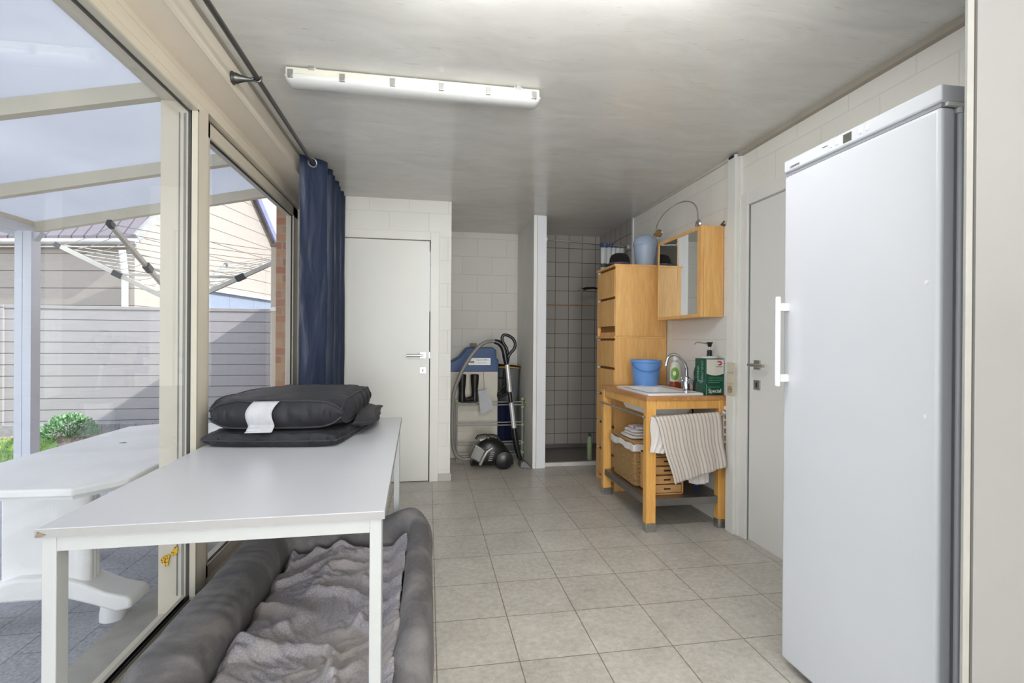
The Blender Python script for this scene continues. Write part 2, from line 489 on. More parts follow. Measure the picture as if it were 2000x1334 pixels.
MT['tray'] = plain('grey_shower_tray', rgb(104, 100, 97), 0.3)
MT['rim'] = plain('tray_white_rim', rgb(206, 202, 196), 0.35)
MT['bluehose'] = plain('blue_hose', rgb(30, 92, 190), 0.4)
M = Mat('butterfly_print')
M.base(M.ramp(M.noise(M.coord(), 160, 2), [(0.40, rgb(150, 60, 20)), (0.48, rgb(236, 190, 20)), (0.7, rgb(244, 208, 48))])); M.set(0.5)
MT['butterfly'] = M.m

# ------------------------------------------------------------------ mesh builder
class MB:
    def __init__(s):
        s.v, s.f, s.uv = [], [], None
    def add(s, vs_, fs):
        o = len(s.v)
        s.v += [Vector(v) for v in vs_]
        s.f += [tuple(i+o for i in f) for f in fs]
        return s
    def box(s, x0, x1, y0, y1, z0, z1):
        if x0 > x1: x0, x1 = x1, x0
        if y0 > y1: y0, y1 = y1, y0
        if z0 > z1: z0, z1 = z1, z0
        return s.add([(x0, y0, z0), (x1, y0, z0), (x1, y1, z0), (x0, y1, z0), (x0, y0, z1), (x1, y0, z1), (x1, y1, z1), (x0, y1, z1)],
                     [(0, 3, 2, 1), (4, 5, 6, 7), (0, 1, 5, 4), (1, 2, 6, 5), (2, 3, 7, 6), (3, 0, 4, 7)])
    def beam(s, a, b, w, h, upv=(0, 0, 1)):
        a, b = Vector(a), Vector(b)
        d = (b-a).normalized()
        u = Vector(upv)
        r = d.cross(u).normalized()
        u = r.cross(d).normalized()
        vs_ = []
        for p in (a, b):
            for i, j in ((-1, -1), (1, -1), (1, 1), (-1, 1)):
                vs_.append(p+r*(w/2*i)+u*(h/2*j))
        return s.add(vs_, [(0, 1, 2, 3), (7, 6, 5, 4), (0, 4, 5, 1), (1, 5, 6, 2), (2, 6, 7, 3), (3, 7, 4, 0)])
    def tube(s, pts, r, n=12, caps=True, closed=False, sx=1.0):
        pts = [Vector(p) for p in pts]
        N = len(pts)
        rs = r if isinstance(r, (list, tuple)) else [r]*N
        tang = []
        for i in range(N):
            if closed: t = pts[(i+1) % N]-pts[i-1]
            else: t = pts[min(i+1, N-1)]-pts[max(i-1, 0)]
            tang.append(t.normalized())
        ref = Vector((0, 0, 1)) if abs(tang[0].z) < 0.9 else Vector((1, 0, 0))
        nrm = (ref-tang[0]*ref.dot(tang[0])).normalized()
        vs_, fs = [], []
        for i in range(N):
            nrm = (nrm-tang[i]*nrm.dot(tang[i])).normalized()
            bn = tang[i].cross(nrm)
            for k in range(n):
                a = 2*PI*k/n
                vs_.append(pts[i]+nrm*(math.cos(a)*rs[i])+bn*(math.sin(a)*rs[i]*sx))
        for i in range(N if closed else N-1):
            j = (i+1) % N
            for k in range(n):
                k2 = (k+1) % n
                fs.append((i*n+k, i*n+k2, j*n+k2, j*n+k))
        if caps and not closed:
            fs.append(tuple(range(n))[::-1])
            fs.append(tuple((N-1)*n+k for k in range(n)))
        return s.add(vs_, fs)
    def cyl(s, a, b, r, n=20, r2=None):
        return s.tube([a, b], [r, r if r2 is None else r2], n)
    def lathe(s, prof, c, n=32, axis='Z', sx=1.0, sy=1.0):
        c = Vector(c)
        vs_, fs = [], []
        for (r, h) in prof:
            for k in range(n):
                a = 2*PI*k/n
                x, y = math.cos(a)*r*sx, math.sin(a)*r*sy
                v = {'Z': (x, y, h), 'X': (h, x, y), 'Y': (y, h, x)}[axis]
                vs_.append(c+Vector(v))
        for i in range(len(prof)-1):
            for k in range(n):
                k2 = (k+1) % n
                fs.append((i*n+k, i*n+k2, (i+1)*n+k2, (i+1)*n+k))
        if prof[0][0] > 1e-5: fs.append(tuple(range(n))[::-1])
        if prof[-1][0] > 1e-5: fs.append(tuple((len(prof)-1)*n+k for k in range(n)))
        return s.add(vs_, fs)
    def prism(s, poly, axis, a, b):
        """polygon (2-D) extruded along an axis from a to b"""
        n = len(poly)
        def P(p, h):
            return {'X': (h, p[0], p[1]), 'Y': (p[0], h, p[1]), 'Z': (p[0], p[1], h)}[axis]
        vs_ = [P(p, a) for p in poly]+[P(p, b) for p in poly]
        fs = [tuple(range(n))[::-1], tuple(range(n, 2*n))]
        for i in range(n):
            j = (i+1) % n
            fs.append((i, j, n+j, n+i))
        return s.add(vs_, fs)
    def grid(s, fn, nu, nv, closed_u=False):
        vs_ = [fn(i/nu, j/nv) for j in range(nv+1) for i in range(nu+(0 if closed_u else 1))]
        w = nu if closed_u else nu+1
        fs = []
        for j in range(nv):
            for i in range(nu):
                i2 = (i+1) % w if closed_u else i+1
                fs.append((j*w+i, j*w+i2, (j+1)*w+i2, (j+1)*w+i))
        return s.add(vs_, fs)
    def rot(s, c, rz=0.0, rx=0.0, ry=0.0):
        R_ = Matrix.Rotation(rz, 3, 'Z') @ Matrix.Rotation(ry, 3, 'Y') @ Matrix.Rotation(rx, 3, 'X')
        c = Vector(c)
        s.v = [R_ @ (v-c)+c for v in s.v]
        return s
    def text(s, body, size, place):
        """lettering: place(x, y, z) maps text space to world"""
        cu = bpy.data.curves.new('t', 'FONT')
        cu.body = body
        cu.size = size
        cu.extrude = 0.0004
        cu.align_x = 'CENTER'
        cu.align_y = 'CENTER'
        cu.resolution_u = 3
        ob = bpy.data.objects.new('t', cu)
        COL.objects.link(ob)
        bpy.context.view_layer.update()
        me = bpy.data.meshes.new_from_object(ob.evaluated_get(bpy.context.evaluated_depsgraph_get()))
        s.add([place(*v.co) for v in me.vertices], [tuple(p.vertices) for p in me.polygons])
        bpy.data.objects.remove(ob)
        bpy.data.curves.remove(cu)
        bpy.data.meshes.remove(me)
        return s
    def build(s, name, mat, parent=None, origin=None, bevel=0.0, smooth=True, solid=0.0, sub=0, fix=True, seg=2):
        if parent is not None:
            p, org = parent, Vector((0, 0, 0))
            while p is not None:
                org += p.location
                p = p.parent
        elif origin is None:
            xs = [v.x for v in s.v]; ys = [v.y for v in s.v]; zs = [v.z for v in s.v]
            org = Vector(((min(xs)+max(xs))/2, (min(ys)+max(ys))/2, min(zs)))
        else:
            org = Vector(origin)
        me = bpy.data.meshes.new(name)
        me.from_pydata([tuple(v-org) for v in s.v], [], s.f)
        if s.uv:
            lay = me.uv_layers.new(name='UVMap')
            for lp in me.loops: lay.data[lp.index].uv = s.uv[lp.vertex_index]
        me.validate()
        if fix:
            bm = bmesh.new(); bm.from_mesh(me)
            bmesh.ops.recalc_face_normals(bm, faces=bm.faces)
            bm.to_mesh(me); bm.free()
        if smooth:
            for p in me.polygons: p.use_smooth = True
            me.set_sharp_from_angle(angle=math.radians(35))
        me.materials.append(MT[mat] if isinstance(mat, str) else mat)
        o = bpy.data.objects.new(name, me)
        COL.objects.link(o)
        if parent is not None: o.parent = parent
        else: o.location = org
        if solid:
            md = o.modifiers.new('solid', 'SOLIDIFY'); md.thickness = solid; md.offset = 0
        if bevel:
            md = o.modifiers.new('bevel', 'BEVEL'); md.width = bevel; md.segments = seg; md.limit_method = 'ANGLE'; md.angle_limit = math.radians(40)
        if sub:
            md = o.modifiers.new('sub', 'SUBSURF'); md.levels = sub; md.render_levels = sub
        return o

def tag(o, label, cat, group=None, kind=None):
    o['label'] = label
    o['category'] = cat
    if group: o['group'] = group
    if kind: o['kind'] = kind
    return o
def thing(name, loc, label, cat, group=None):
    o = bpy.data.objects.new(name, None)
    o.empty_display_size = 0.05
    COL.objects.link(o)
    o.location = loc
    return tag(o, label, cat, group)
def struct(mb, name, mat, parent=None, **kw):
    kw.setdefault('smooth', False)
    if parent is None:
        o = mb.build(name, mat, origin=(0, 0, 0), **kw)
        o['kind'] = 'structure'
    else:
        o = mb.build(name, mat, parent, **kw)
    return o
def Bx(*a): return MB().box(*a)
def lerp(a, b, t): return a+(b-a)*t
def fbm(p, o=4): return noise.fractal(Vector(p), 1.0, 2.0, o)

# ------------------------------------------------------------------ room shell
ZC = 2.345           # ceiling
XR = 1.885           # right wall face
XL = -0.935          # left wall / window frame face
struct(Bx(-1.0, 2.05, -5.5, 5.5, -0.12, 0.0), 'floor', 'floor')
struct(Bx(-0.81, 2.05, -5.5, 5.5, ZC, ZC+0.12), 'ceiling', 'ceiling')
# right wall with door opening Y 1.90..2.70, Z 0..2.0
DY0, DY1 = 1.885, 2.683
wr = MB()
wr.box(XR, XR+0.16, 2.76, 4.40, 0, ZC)
wr.box(XR, XR+0.16, -5.5, 1.80, 0, ZC)
wr.box(XR, XR+0.16, 1.80, 2.76, 2.06, ZC)
struct(wr, 'wall_right', 'block_side')
struct(Bx(XR, XR+0.16, 4.40, 5.5, 0, ZC), 'wall_shower_side', 'shower_side')
struct(Bx(1.07, 2.05, 5.30, 5.42, 0, ZC), 'wall_shower_back', 'shower_back')
struct(Bx(1.072, XR-0.001, 5.290, 5.30, 1.572, 1.582), 'trim_1', plain('ochre_tile_border', rgb(150, 112, 72), 0.4))
struct(Bx(0.05, 1.07, 5.35, 5.5, 0, ZC), 'wall_niche', 'block_niche')
# back wall with door opening X -0.80 .. 0.01
wb = MB()
wb.box(0.06, 0.187, 4.2, 5.35, 0, ZC)
wb.box(-1.13, -0.86, 4.2, 4.35, 0, ZC)
wb.box(-0.86, 0.06, 4.2, 4.35, 2.05, ZC)
struct(wb, 'wall_back', 'block_back')
# partition beside the shower
struct(Bx(0.962, 1.012, 4.50, 5.36, 0, ZC), 'wall_partition', 'wall_plain')
pt = MB(); pt.box(1.012, 1.072, 4.50, 5.36, 0, ZC-0.0)
struct(pt, 'wall_partition_shower', 'wall_plain')
struct(Bx(0.957, 0.988, 4.484, 4.502, 0, 2.343), 'trim_2', 'frame')
struct(Bx(0.990, 1.076, 4.478, 4.502, 0, 2.335), 'trim_3', 'white_gloss', bevel=0.002)
# left wall parts
struct(Bx(-1.13, XL, 4.05, 4.2, 0, ZC), 'wall_left_pier', 'wall_plain')
hd = MB()
hd.prism([(-0.81, 2.222), (-0.81, ZC+0.0), (-1.13, ZC), (-1.13, 2.20), (-0.935, 2.20), (-0.935, 2.222)], 'Y', -5.5, 4.2)
struct(hd, 'wall_left_header', 'alu2')
struct(Bx(-0.8105, -0.806, -2.6, 4.2, 2.215, 2.234), 'trim_4', 'alu')
struct(Bx(-0.816, -0.800, -2.6, 4.2, ZC-0.012, ZC), 'trim_5', plain('grey_ceiling_profile', rgb(150, 146, 136), 0.5))
struct(Bx(-1.13, XL, -5.5, -2.2, 0, ZC), 'wall_left_rear', 'wall_plain')
# brick facade beyond the window
fb = MB(); fb.box(-1.145, -1.068, 4.02, 7.2, -0.12, 2.465)
struct(fb, 'wall_facade_brick', 'brick')
# rear wall with an unseen glazed opening, added to let in light
rw = MB()
rw.box(-1.13, -0.4, -5.65, -5.5, 0, ZC); rw.box(1.5, 2.05, -5.65, -5.5, 0, ZC)
rw.box(-0.4, 1.5, -5.65, -5.5, 2.2, ZC); rw.box(-0.4, 1.5, -5.65, -5.5, 0, 0.1)
struct(rw, 'wall_rear', 'rear_wall')
struct(Bx(-0.4, 1.5, -5.58, -5.572, 0.1, 2.2), 'added_rear_window', 'glass')
# flat house roof over the room, throws the shadow outside
struct(Bx(-1.13, 2.4, -5.7, 7.3, 2.466, 2.476), 'roof', 'concrete')
pp = MB(); pp.box(-1.13, -0.815, -5.5, 4.2, ZC+0.001, 2.465)
struct(pp, 'wall_parapet', 'brick')
# baseboards and trims
struct(Bx(0.09, 0.197, 4.187, 4.2, 0, 0.062), 'baseboard_back', plain('grey_skirting_tile', rgb(186, 182, 174), 0.4), bevel=0.002)
struct(Bx(XR-0.028, XR, -1.0, 2.76, ZC-0.028, ZC), 'trim_6', plain('beige_ceiling_trim', rgb(168, 160, 146), 0.5))
struct(Bx(XR-0.016, XR, 2.86, 4.38, ZC-0.016, ZC), 'trim_7', plain('white_ceiling_trim', rgb(206, 203, 194), 0.5))
struct(Bx(XR-0.012, XR, 4.375, 4.40, 0, ZC), 'trim_8', 'white_gloss')
struct(Bx(XR-0.004, XR, 2.88, 3.62, 0.80, 1.345), 'trim_9', 'sink_tiles')
# boxed casing between washstand and door
cs = MB(); cs.box(1.848, XR, 2.772, 2.85, 0, 2.335)
struct(cs, 'trim_10', 'casing', bevel=0.002)
struct(Bx(1.868, XR, 2.752, 2.770, 0, 2.335), 'trim_11', 'frame')
vent = Bx(1.8465, 1.8485, 2.785, 2.838, 2.318, 2.334)
struct(vent, 'trim_12', 'seal')

# ------------------------------------------------------------------ doors
def build_door1():
    d = struct(Bx(-0.80, 0.008, 4.197, 4.235, 0.006, 2.005), 'door_1', 'door', bevel=0.002)
    fr = MB()
    fr.box(0.016, 0.088, 4.185, 4.30, 0, 2.082)
    fr.box(-0.875, -0.806, 4.185, 4.30, 0, 2.082)
    fr.box(-0.806, 0.016, 4.185, 4.30, 2.012, 2.082)
    f = struct(fr, 'door_frame', 'frame', d, bevel=0.003)
    struct(Bx(0.009, 0.015, 4.2, 4.22, 0, 2.01), 'door_seal', 'seal', d)
    h = MB()
    h.box(-0.067, -0.018, 4.188, 4.196, 1.030, 1.078)
    h.cyl((-0.043, 4.19, 1.053), (-0.043, 4.145, 1.053), 0.009)
    h.tube([(-0.038, 4.145, 1.053), (-0.10, 4.145, 1.053), (-0.176, 4.145, 1.052)], 0.0095, 14)
    h.build('door_handle', 'steel', d, bevel=0.001)
    k = MB(); k.box(-0.067, -0.018, 4.188, 4.196, 0.905, 0.953)
    kp = k.build('keyhole_plate', 'steel', d, bevel=0.001)
    Bx(-0.047, -0.038, 4.1865, 4.189, 0.916, 0.942).build('keyhole', 'ink', kp)
    lk = MB(); lk.box(0.008, 0.014, 4.192, 4.2, 1.03, 1.08)
    lk.build('strike_plate', 'steel', d)
build_door1()
def build_door2():
    d = struct(Bx(1.893, 1.93, DY0, DY1, 0.008, 1.998), 'door_2', 'door', bevel=0.002)
    fr = MB()
    fr.box(1.875, 2.03, DY1+0.006, 2.762, 0, 2.075)
    fr.box(1.875, 2.03, 1.80, DY0-0.006, 0, 2.075)
    fr.box(1.875, 2.03, DY0-0.006, DY1+0.006, 2.003, 2.075)
    struct(fr, 'door_frame', 'frame', d, bevel=0.003)
    struct(Bx(1.888, 1.893, DY1, DY1+0.006, 0, 2.0), 'door_seal', 'gseal', d)
    h = MB()
    h.box(1.885, 1.893, 2.582, 2.636, 1.022, 1.076)
    h.cyl((1.89, 2.612, 1.049), (1.838, 2.612, 1.049), 0.009)
    h.tube([(1.838, 2.617, 1.049), (1.838, 2.56, 1.049), (1.838, 2.485, 1.048)], 0.0095, 14)
    h.build('door_handle', 'steel', d, bevel=0.001)
    kp = Bx(1.885, 1.893, 2.582, 2.636, 0.905, 0.960).build('keyhole_plate', 'steel', d, bevel=0.001)
    Bx(1.883, 1.886, 2.603, 2.614, 0.918, 0.946).build('keyhole', 'ink', kp)
build_door2()
# near right panel with edge strip
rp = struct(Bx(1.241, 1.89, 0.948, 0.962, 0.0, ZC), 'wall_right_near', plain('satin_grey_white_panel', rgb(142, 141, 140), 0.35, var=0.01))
struct(Bx(1.217, 1.235, 0.950, 0.957, 0.0, ZC), 'trim_13', plain('pale_edge_strip', rgb(158, 157, 152), 0.45), bevel=0.001)
struct(Bx(1.235, 1.241, 0.953, 0.958, 0.0, ZC), 'trim_14', plain('dark_groove', rgb(84, 76, 68), 0.7))

# ------------------------------------------------------------------ window wall
YN = 2.222
w1 = struct(Bx(-0.962, -0.956, -2.15, YN, 0.126, 2.112), 'window_1', 'glass')
fr = MB()
fr.box(-1.07, XL, -2.2, 4.05, 2.148, 2.200)            # head
fr.box(-1.07, XL, -2.2, YN+0.096, 0.0, 0.060)          # sill under window 1
fr.box(-1.04, XL, -2.2, -2.13, 0.06, 2.148)
fr.box(-0.95, XL, -2.13, YN, 2.112, 2.148)
struct(fr, 'window_frame', 'alu', w1, bevel=0.003)
ml = MB(); ml.box(-1.075, XL, YN, YN+0.096, 0.0, 2.148)
ml.box(-1.075, -0.972, YN-0.002, YN+0.01, 0.0, 2.148)
struct(ml, 'window_mullion', 'alu', w1, bevel=0.003)
gr = MB(); gr.box(-1.006, -1.002, YN-0.004, YN, 0.13, 2.1); gr.box(-0.988, -0.979, YN-0.004, YN, 0.13, 2.1)
struct(gr, 'mullion_groove', 'gseal', w1)
sl = MB(); sl.box(-0.970, -0.963, -2.15, YN, 2.103, 2.112); sl.box(-0.970, -0.955, YN-0.006, YN, 0.126, 2.112); sl.box(-0.970, -0.955, -2.15, YN, 0.118, 0.128)
struct(sl, 'glass_seal', 'seal', w1)
sb = MB(); sb.prism([(-0.985, 0.10), (-0.985, 0.128), (-0.957, 0.128), (-0.957, 0.060), (-1.05, 0.060)], 'Y', -2.15, YN)
struct(sb, 'bottom_rail', 'bead', w1)
sb = MB(); sb.prism([(-0.954, 0.06), (-0.954, 0.108), (-0.945, 0.108), (XL, 0.09), (XL, 0.06)], 'Y', -2.15, YN)
struct(sb, 'inner_sill_profile', 'bead', w1)
bd = MB(); bd.box(-0.954, -0.932, YN-0.012, YN, 0.12, 2.116); bd.box(-0.954, -0.932, -2.13, YN, 2.108, 2.116)
struct(bd, 'glazing_bead', 'bead', w1)
# second window: inward sash
Y2 = 3.90
w2 = struct(Bx(-0.982, -0.976, 2.40, 3.775, 0.175, 2.068), 'window_2', 'glass')
sa = MB()
sa.box(-1.01, -0.962, YN+0.098, Y2, 2.066, 2.138)
sa.box(-1.01, -0.962, YN+0.098, 2.402, 0.115, 2.138)
sa.box(-1.01, -0.962, 3.773, Y2, 0.115, 2.138)
sa.box(-1.01, -0.962, YN+0.098, Y2, 0.115, 0.177)
struct(sa, 'sash_frame', 'alu', w2, bevel=0.003)
ob = MB()
ob.box(-1.04, XL, Y2+0.012, 4.05, 0.0, 2.148)
ob.box(-1.07, XL, YN+0.096, 4.05, 0.0, 0.108)
struct(ob, 'window_frame', 'alu', w2, bevel=0.003)
sg = MB(); sg.box(-1.0, -0.968, YN+0.098, Y2+0.01, 2.138, 2.148); sg.box(-1.0, -0.975, Y2, Y2+0.012, 0.11, 2.14)
struct(sg, 'sash_gap_seal', 'plastic_dg', w2)
gs = MB()
gs.box(-0.976, -0.966, 2.40, 3.775, 2.061, 2.067); gs.box(-0.976, -0.966, 3.769, 3.775, 0.175, 2.068)
gs.box(-0.976, -0.966, 2.40, 3.775, 0.175, 0.181)
struct(gs, 'glass_seal', 'seal', w2)
gb = MB(); gb.box(-0.964, -0.958, 2.402, 3.783, 2.066, 2.074); gb.box(-0.964, -0.958, 3.775, 3.783, 0.17, 2.07); gb.box(-0.964, -0.958, 2.402, 3.78, 0.168, 0.175)
struct(gb, 'glazing_bead', 'bead', w2)
sc = MB()
for z in (1.18, 1.86): sc.cyl((-0.936, 3.955, z), (-0.933, 3.955, z), 0.005)
sc.build('frame_screw', 'dsteel', w2)
# outside pale stone threshold
struct(Bx(-1.32, -1.0, -3.0, 4.3, -0.12, -0.055), 'threshold', plain('pale_stone', rgb(168, 164, 156), 0.7, var=0.1, vscale=12))

# butterfly sticker on the mullion
bf = thing('butterfly_sticker', (-1.03, 2.214, 0.30), 'small yellow butterfly sticker low on the cream window post', 'sticker')
for sgn in (0, 1):
    q = MB()
    base = Vector((-1.028, 2.214, 0.303))
    if sgn == 0: pts = [(0, 0), (0.022, 0.030), (0.036, 0.026), (0.034, 0.004), (0.018, -0.008)]
    else: pts = [(0, 0), (-0.026, -0.004), (-0.044, -0.020), (-0.036, -0.036), (-0.026, -0.032), (-0.020, -0.052), (-0.010, -0.046)]
    q.prism([(base.x+p[0]*0.8, base.z+p[1]) for p in pts], 'Y', 2.213, 2.216)
    q.build('wing', 'butterfly', bf)

# ------------------------------------------------------------------ curtain rod and curtain
rod = thing('curtain_rod', (-0.712, 1.5, 2.27), 'dark grey metal curtain rod running under the ceiling above the windows', 'curtain rod')
MB().cyl((-0.712, -1.0, 2.272), (-0.712, 4.12, 2.268), 0.0105, 16).build('rod', 'dsteel', rod)
for y in (2.225, -0.6):
    b = MB(); b.lathe([(0.026, 0), (0.027, 0.006), (0.022, 0.012), (0.022, 0.020), (0.017, 0.030), (0.012, 0.05), (0.008, 0.066), (0.007, 0.082)], (-0.811, y, 2.262), 20, 'X')
    b.tube([(-0.712+0.0155*math.cos(a), y, 2.270+0.0155*math.sin(a)) for a in [math.radians(k) for k in range(170, 395, 20)]], 0.0045, 8)
    b.tube([(-0.735, y, 2.262), (-0.728, y, 2.268)], 0.006, 8)
    b.build('rod_bracket', 'dsteel', rod)

cur = thing('curtain', (-0.705, 3.6, 0.02), 'navy blue eyelet curtain pushed together at the far end of the window', 'curtain')
plan = []
plan.append((-0.776, 3.185)); plan.append((-0.745, 3.205)); plan.append((-0.70, 3.245)); plan.append((-0.655, 3.285)); plan.append((-0.638, 3.315))
yy = 3.34
for k in range(6):
    L, R = -0.772+0.004*k, -0.632-0.002*k
    plan += [(-0.66, yy+0.012), (-0.74, yy+0.030), (L, yy+0.045), (L+0.008, yy+0.062), (-0.74, yy+0.072), (-0.665, yy+0.086), (R-0.008*(k % 2), yy+0.105), (R-0.004-0.008*(k % 2), yy+0.118)]
    yy += 0.122
def spl(P, t):
    n = len(P)-1
    x = min(max(t*n, 0), n-1e-6); i = int(x); f = x-i
    p0, p1, p2, p3 = [Vector(P[max(0, min(n, k))]) for k in (i-1, i, i+1, i+2)]
    return 0.5*((2*p1)+(p2-p0)*f+(2*p0-5*p1+4*p2-p3)*f*f+(3*p1-p0-3*p2+p3)*f**3)
def curf(u, v):
    p = spl(plan, u)
    z = lerp(0.02, 2.305, v)
    wv = 0.010*fbm((u*9, z*1.6, 3), 3)*(1-0.7*v)
    cr = 0.009*fbm((u*45, z*4.5+math.sin(u*30), 1), 4)*max(0, 1-u*4)*(1-0.5*v)
    return (p[0]+wv+cr, p[1]+wv*0.6-cr, z)
c = MB().grid(curf, 190, 44)
c.build('cloth', 'curtain', cur, solid=0.0016)
d2 = Vector((-0.70+0.745, 3.245-3.205, 0)).normalized()
nn = Vector((d2.y, -d2.x, 0))
for (x, y) in ((-0.712, 3.232), (-0.712, 3.40), (-0.712, 3.52), (-0.712, 3.64), (-0.712, 3.76), (-0.712, 3.88)):
    g = MB()
    ctr = Vector((x, y, 2.271)); 
    if y > 3.3: ax1 = Vector((1, 0.25, 0)).normalized()
    else: ax1 = d2
    g.tube([ctr+ax1*(0.0265*math.cos(a))+Vector((0, 0, 0.0265*math.sin(a)))+Vector((0.0, -0.0035, 0)) for a in [2*PI*k/24 for k in range(24)]], 0.0055, 8, closed=True)
    g.build('eyelet', 'steel', cur)

# ------------------------------------------------------------------ ceiling light
lt = thing('ceiling_light', (-0.05, 2.285, 2.345), 'long white sealed fluorescent batten light across the ceiling, switched off', 'lamp')
XA, XB = -0.615, 0.508
def sec(x0, x1, ys, zs, name, mat, n=10, cap=0.03):
    mb = MB()
    N = 40
    def f(u, v):
        x = lerp(x0, x1, v)
        e = min(v, 1-v)*(x1-x0)
        k = 1 if e >= cap else math.sqrt(max(0.05, 1-(1-e/cap)**2))
        a = PI*u
        return (x, 2.287+ys*math.cos(a)*(0.6+0.4*k), 2.310-zs*k*max(0, math.sin(a))**0.7)
    vv = [0, 0.004, 0.010, 0.018, 0.03]+[0.1*i for i in range(1, 10)]+[0.97, 0.982, 0.99, 0.996, 1]
    mb2 = MB()
    vs_ = [f(i/16, v) for v in vv for i in range(17)]
    fs = []
    for j in range(len(vv)-1):
        for i in range(16):
            fs.append((j*17+i, j*17+i+1, (j+1)*17+i+1, (j+1)*17+i))
        fs.append((j*17+16, j*17, (j+1)*17, (j+1)*17+16))
    fs.append(tuple(range(17))); fs.append(tuple(len(vv)*17-17+i for i in range(17))[::-1])
    return mb2.add(vs_, fs).build(name, mat, lt)
bs = Bx(XA+0.008, XB-0.008, 2.237, 2.337, 2.308, 2.340).build('housing', plain('cream_lamp_housing', rgb(206, 204, 190), 0.4), lt, bevel=0.006)
sec(XA, XB, 0.050, 0.034, 'cover', 'clear')
MB().cyl((XA+0.05, 2.287, 2.296), (XB-0.05, 2.287, 2.296), 0.012, 12).build('tube', 'white_print', lt)
for k in range(6):
    x = lerp(XA+0.03, XB-0.035, k/5)
    q = MB(); q.box(x-0.011, x+0.011, 2.231, 2.238, 2.296, 2.326); q.box(x-0.011, x+0.011, 2.230, 2.243, 2.293, 2.298)
    q.build('clip', 'steel', lt, bevel=0.001)
for x in (-0.50, 0.40):
    q = MB(); q.box(x-0.012, x+0.012, 2.226, 2.25, 2.330, 2.345); q.box(x-0.02, x+0.02, 2.24, 2.334, 2.339, 2.345)
    q.build('mounting_bracket', 'steel', lt, bevel=0.001)

# ------------------------------------------------------------------ tall fridge
FX = 1.283
fg = thing('fridge', (1.58, 1.345, 0), 'tall glossy white upright fridge with a bar handle, standing against the right wall', 'fridge')
F0, F1 = 1.062, 1.628
Bx(1.345, 1.875, F0+0.004, F1-0.004, 0.03, 1.80).build('body', 'fridge', fg, bevel=0.006)
dr = Bx(FX, 1.332, F0+0.002, F1, 0.028, 1.786)
dr.build('door', 'fridge', fg, bevel=0.011, seg=4)
Bx(1.332, 1.346, F0+0.012, F1-0.01, 0.04, 1.78).build('door_gasket', 'fridge_grey', fg)
hp = MB(); hp.box(FX-0.002, 1.40, F0, F1, 1.797, 1.842); hp.box(1.40, 1.875, F0, F1, 1.80, 1.838)
hpo = hp.build('control_panel', 'fridge', fg, bevel=0.005)
Bx(FX+0.006, 1.36, F0+0.006, F1-0.004, 1.786, 1.798).build('panel_gap', 'fridge_grey', fg)
hg = MB(); hg.box(1.300, 1.356, F0-0.002, F0+0.022, 1.788, 1.797); hg.cyl((1.348, F0+0.012, 1.775), (1.348, F0+0.012, 1.797), 0.011)
hg.build('hinge', 'plastic_w', fg, bevel=0.001)
disp = Bx(FX-0.0035, FX, 1.333, 1.363, 1.806, 1.832).build('display', 'lcd', hpo)
for y in (1.388, 1.412, 1.302, 1.278):
    q = MB(); q.box(FX-0.004, FX, y-0.006, y+0.006, 1.812, 1.830)
    q.build('button', 'plastic_w', hpo, bevel=0.001)
tx = MB().text('LIEBHERR', 0.011, lambda x, y, z: (FX-0.003-z, 1.572-x, 1.810+y))
tx.build('lettering', 'inkgrey', hpo, smooth=False)
tx = MB().text('NoFrost', 0.006, lambda x, y, z: (FX-0.003-z, 1.436-x, 1.824+y))
tx.build('lettering', 'inkgrey', hpo, smooth=False)
hd = MB()
hd.tube([(1.243, 1.604, 1.022), (1.243, 1.604, 1.025), (1.243, 1.604, 1.342), (1.243, 1.604, 1.345)], [0.006, 0.0095, 0.0095, 0.006], 16)
hd.build('handle', 'white_gloss', fg)
for z in (1.052, 1.308):
    q = Bx(1.243, FX+0.001, 1.597, 1.618, z-0.014, z+0.014)
    q.build('handle_mount', 'plastic_w', fg, bevel=0.002)
for z in (1.34, 0.99):
    MB().cyl((FX-0.001, 1.098, z), (FX+0.003, 1.098, z), 0.006).build('cover_cap', 'plastic_w', fg)
for y in (F0+0.05, F1-0.05):
    MB().cyl((1.36, y, 0), (1.36, y, 0.032), 0.018).build('foot', 'plastic_dg', fg)
    MB().cyl((1.82, y, 0), (1.82, y, 0.032), 0.018).build('foot', 'plastic_dg', fg)

# ------------------------------------------------------------------ indoor white table
A_, B_, C_, D_ = (-0.886, 1.301), (-0.108, 1.310), (-0.146, 2.885), (-0.918, 2.885)
tb = thing('table', (-0.51, 2.09, 0), 'white rectangular table with square metal legs beside the window, dark cushions on it', 'table')
top = MB().prism([A_, B_, C_, D_], 'Z', 0.722, 0.740)
top.build('tabletop', 'table', tb, bevel=0.002)
eg = MB().prism([(A_[0]-0.0008, A_[1]-0.001), (B_[0]+0.001, B_[1]-0.001), (C_[0]+0.001, C_[1]+0.001), (D_[0]-0.001, D_[1]+0.001)], 'Z', 0.7195, 0.7385)
eg.build('edge_band', 'table_edge', tb)
def insq(p, q, t): return (lerp(p[0], q[0], t), lerp(p[1], q[1], t))
lw = 0.030
legs = [(-0.866, 1.335), (-0.131, 1.343), (-0.169, 2.853), (-0.897, 2.853)]
for (x, y) in legs:
    Bx(x-lw/2, x+lw/2, y-0.021, y+0.021, 0.0, 0.7195).build('leg', 'table_leg', tb, bevel=0.002)
ap = [(legs[0], legs[1], 'Y'), (legs[3], legs[2], 'Y'), (legs[0], legs[3], 'X'), (legs[1], legs[2], 'X')]
for (p, q, k) in ap:
    mb = MB().beam((p[0], p[1]-(0.008 if k == 'Y' else 0), 0.6995), (q[0], q[1]-(0.008 if k == 'Y' else 0), 0.6995), 0.022, 0.037)
    mb.build('apron', 'table_leg', tb, bevel=0.001)
sc = MB()
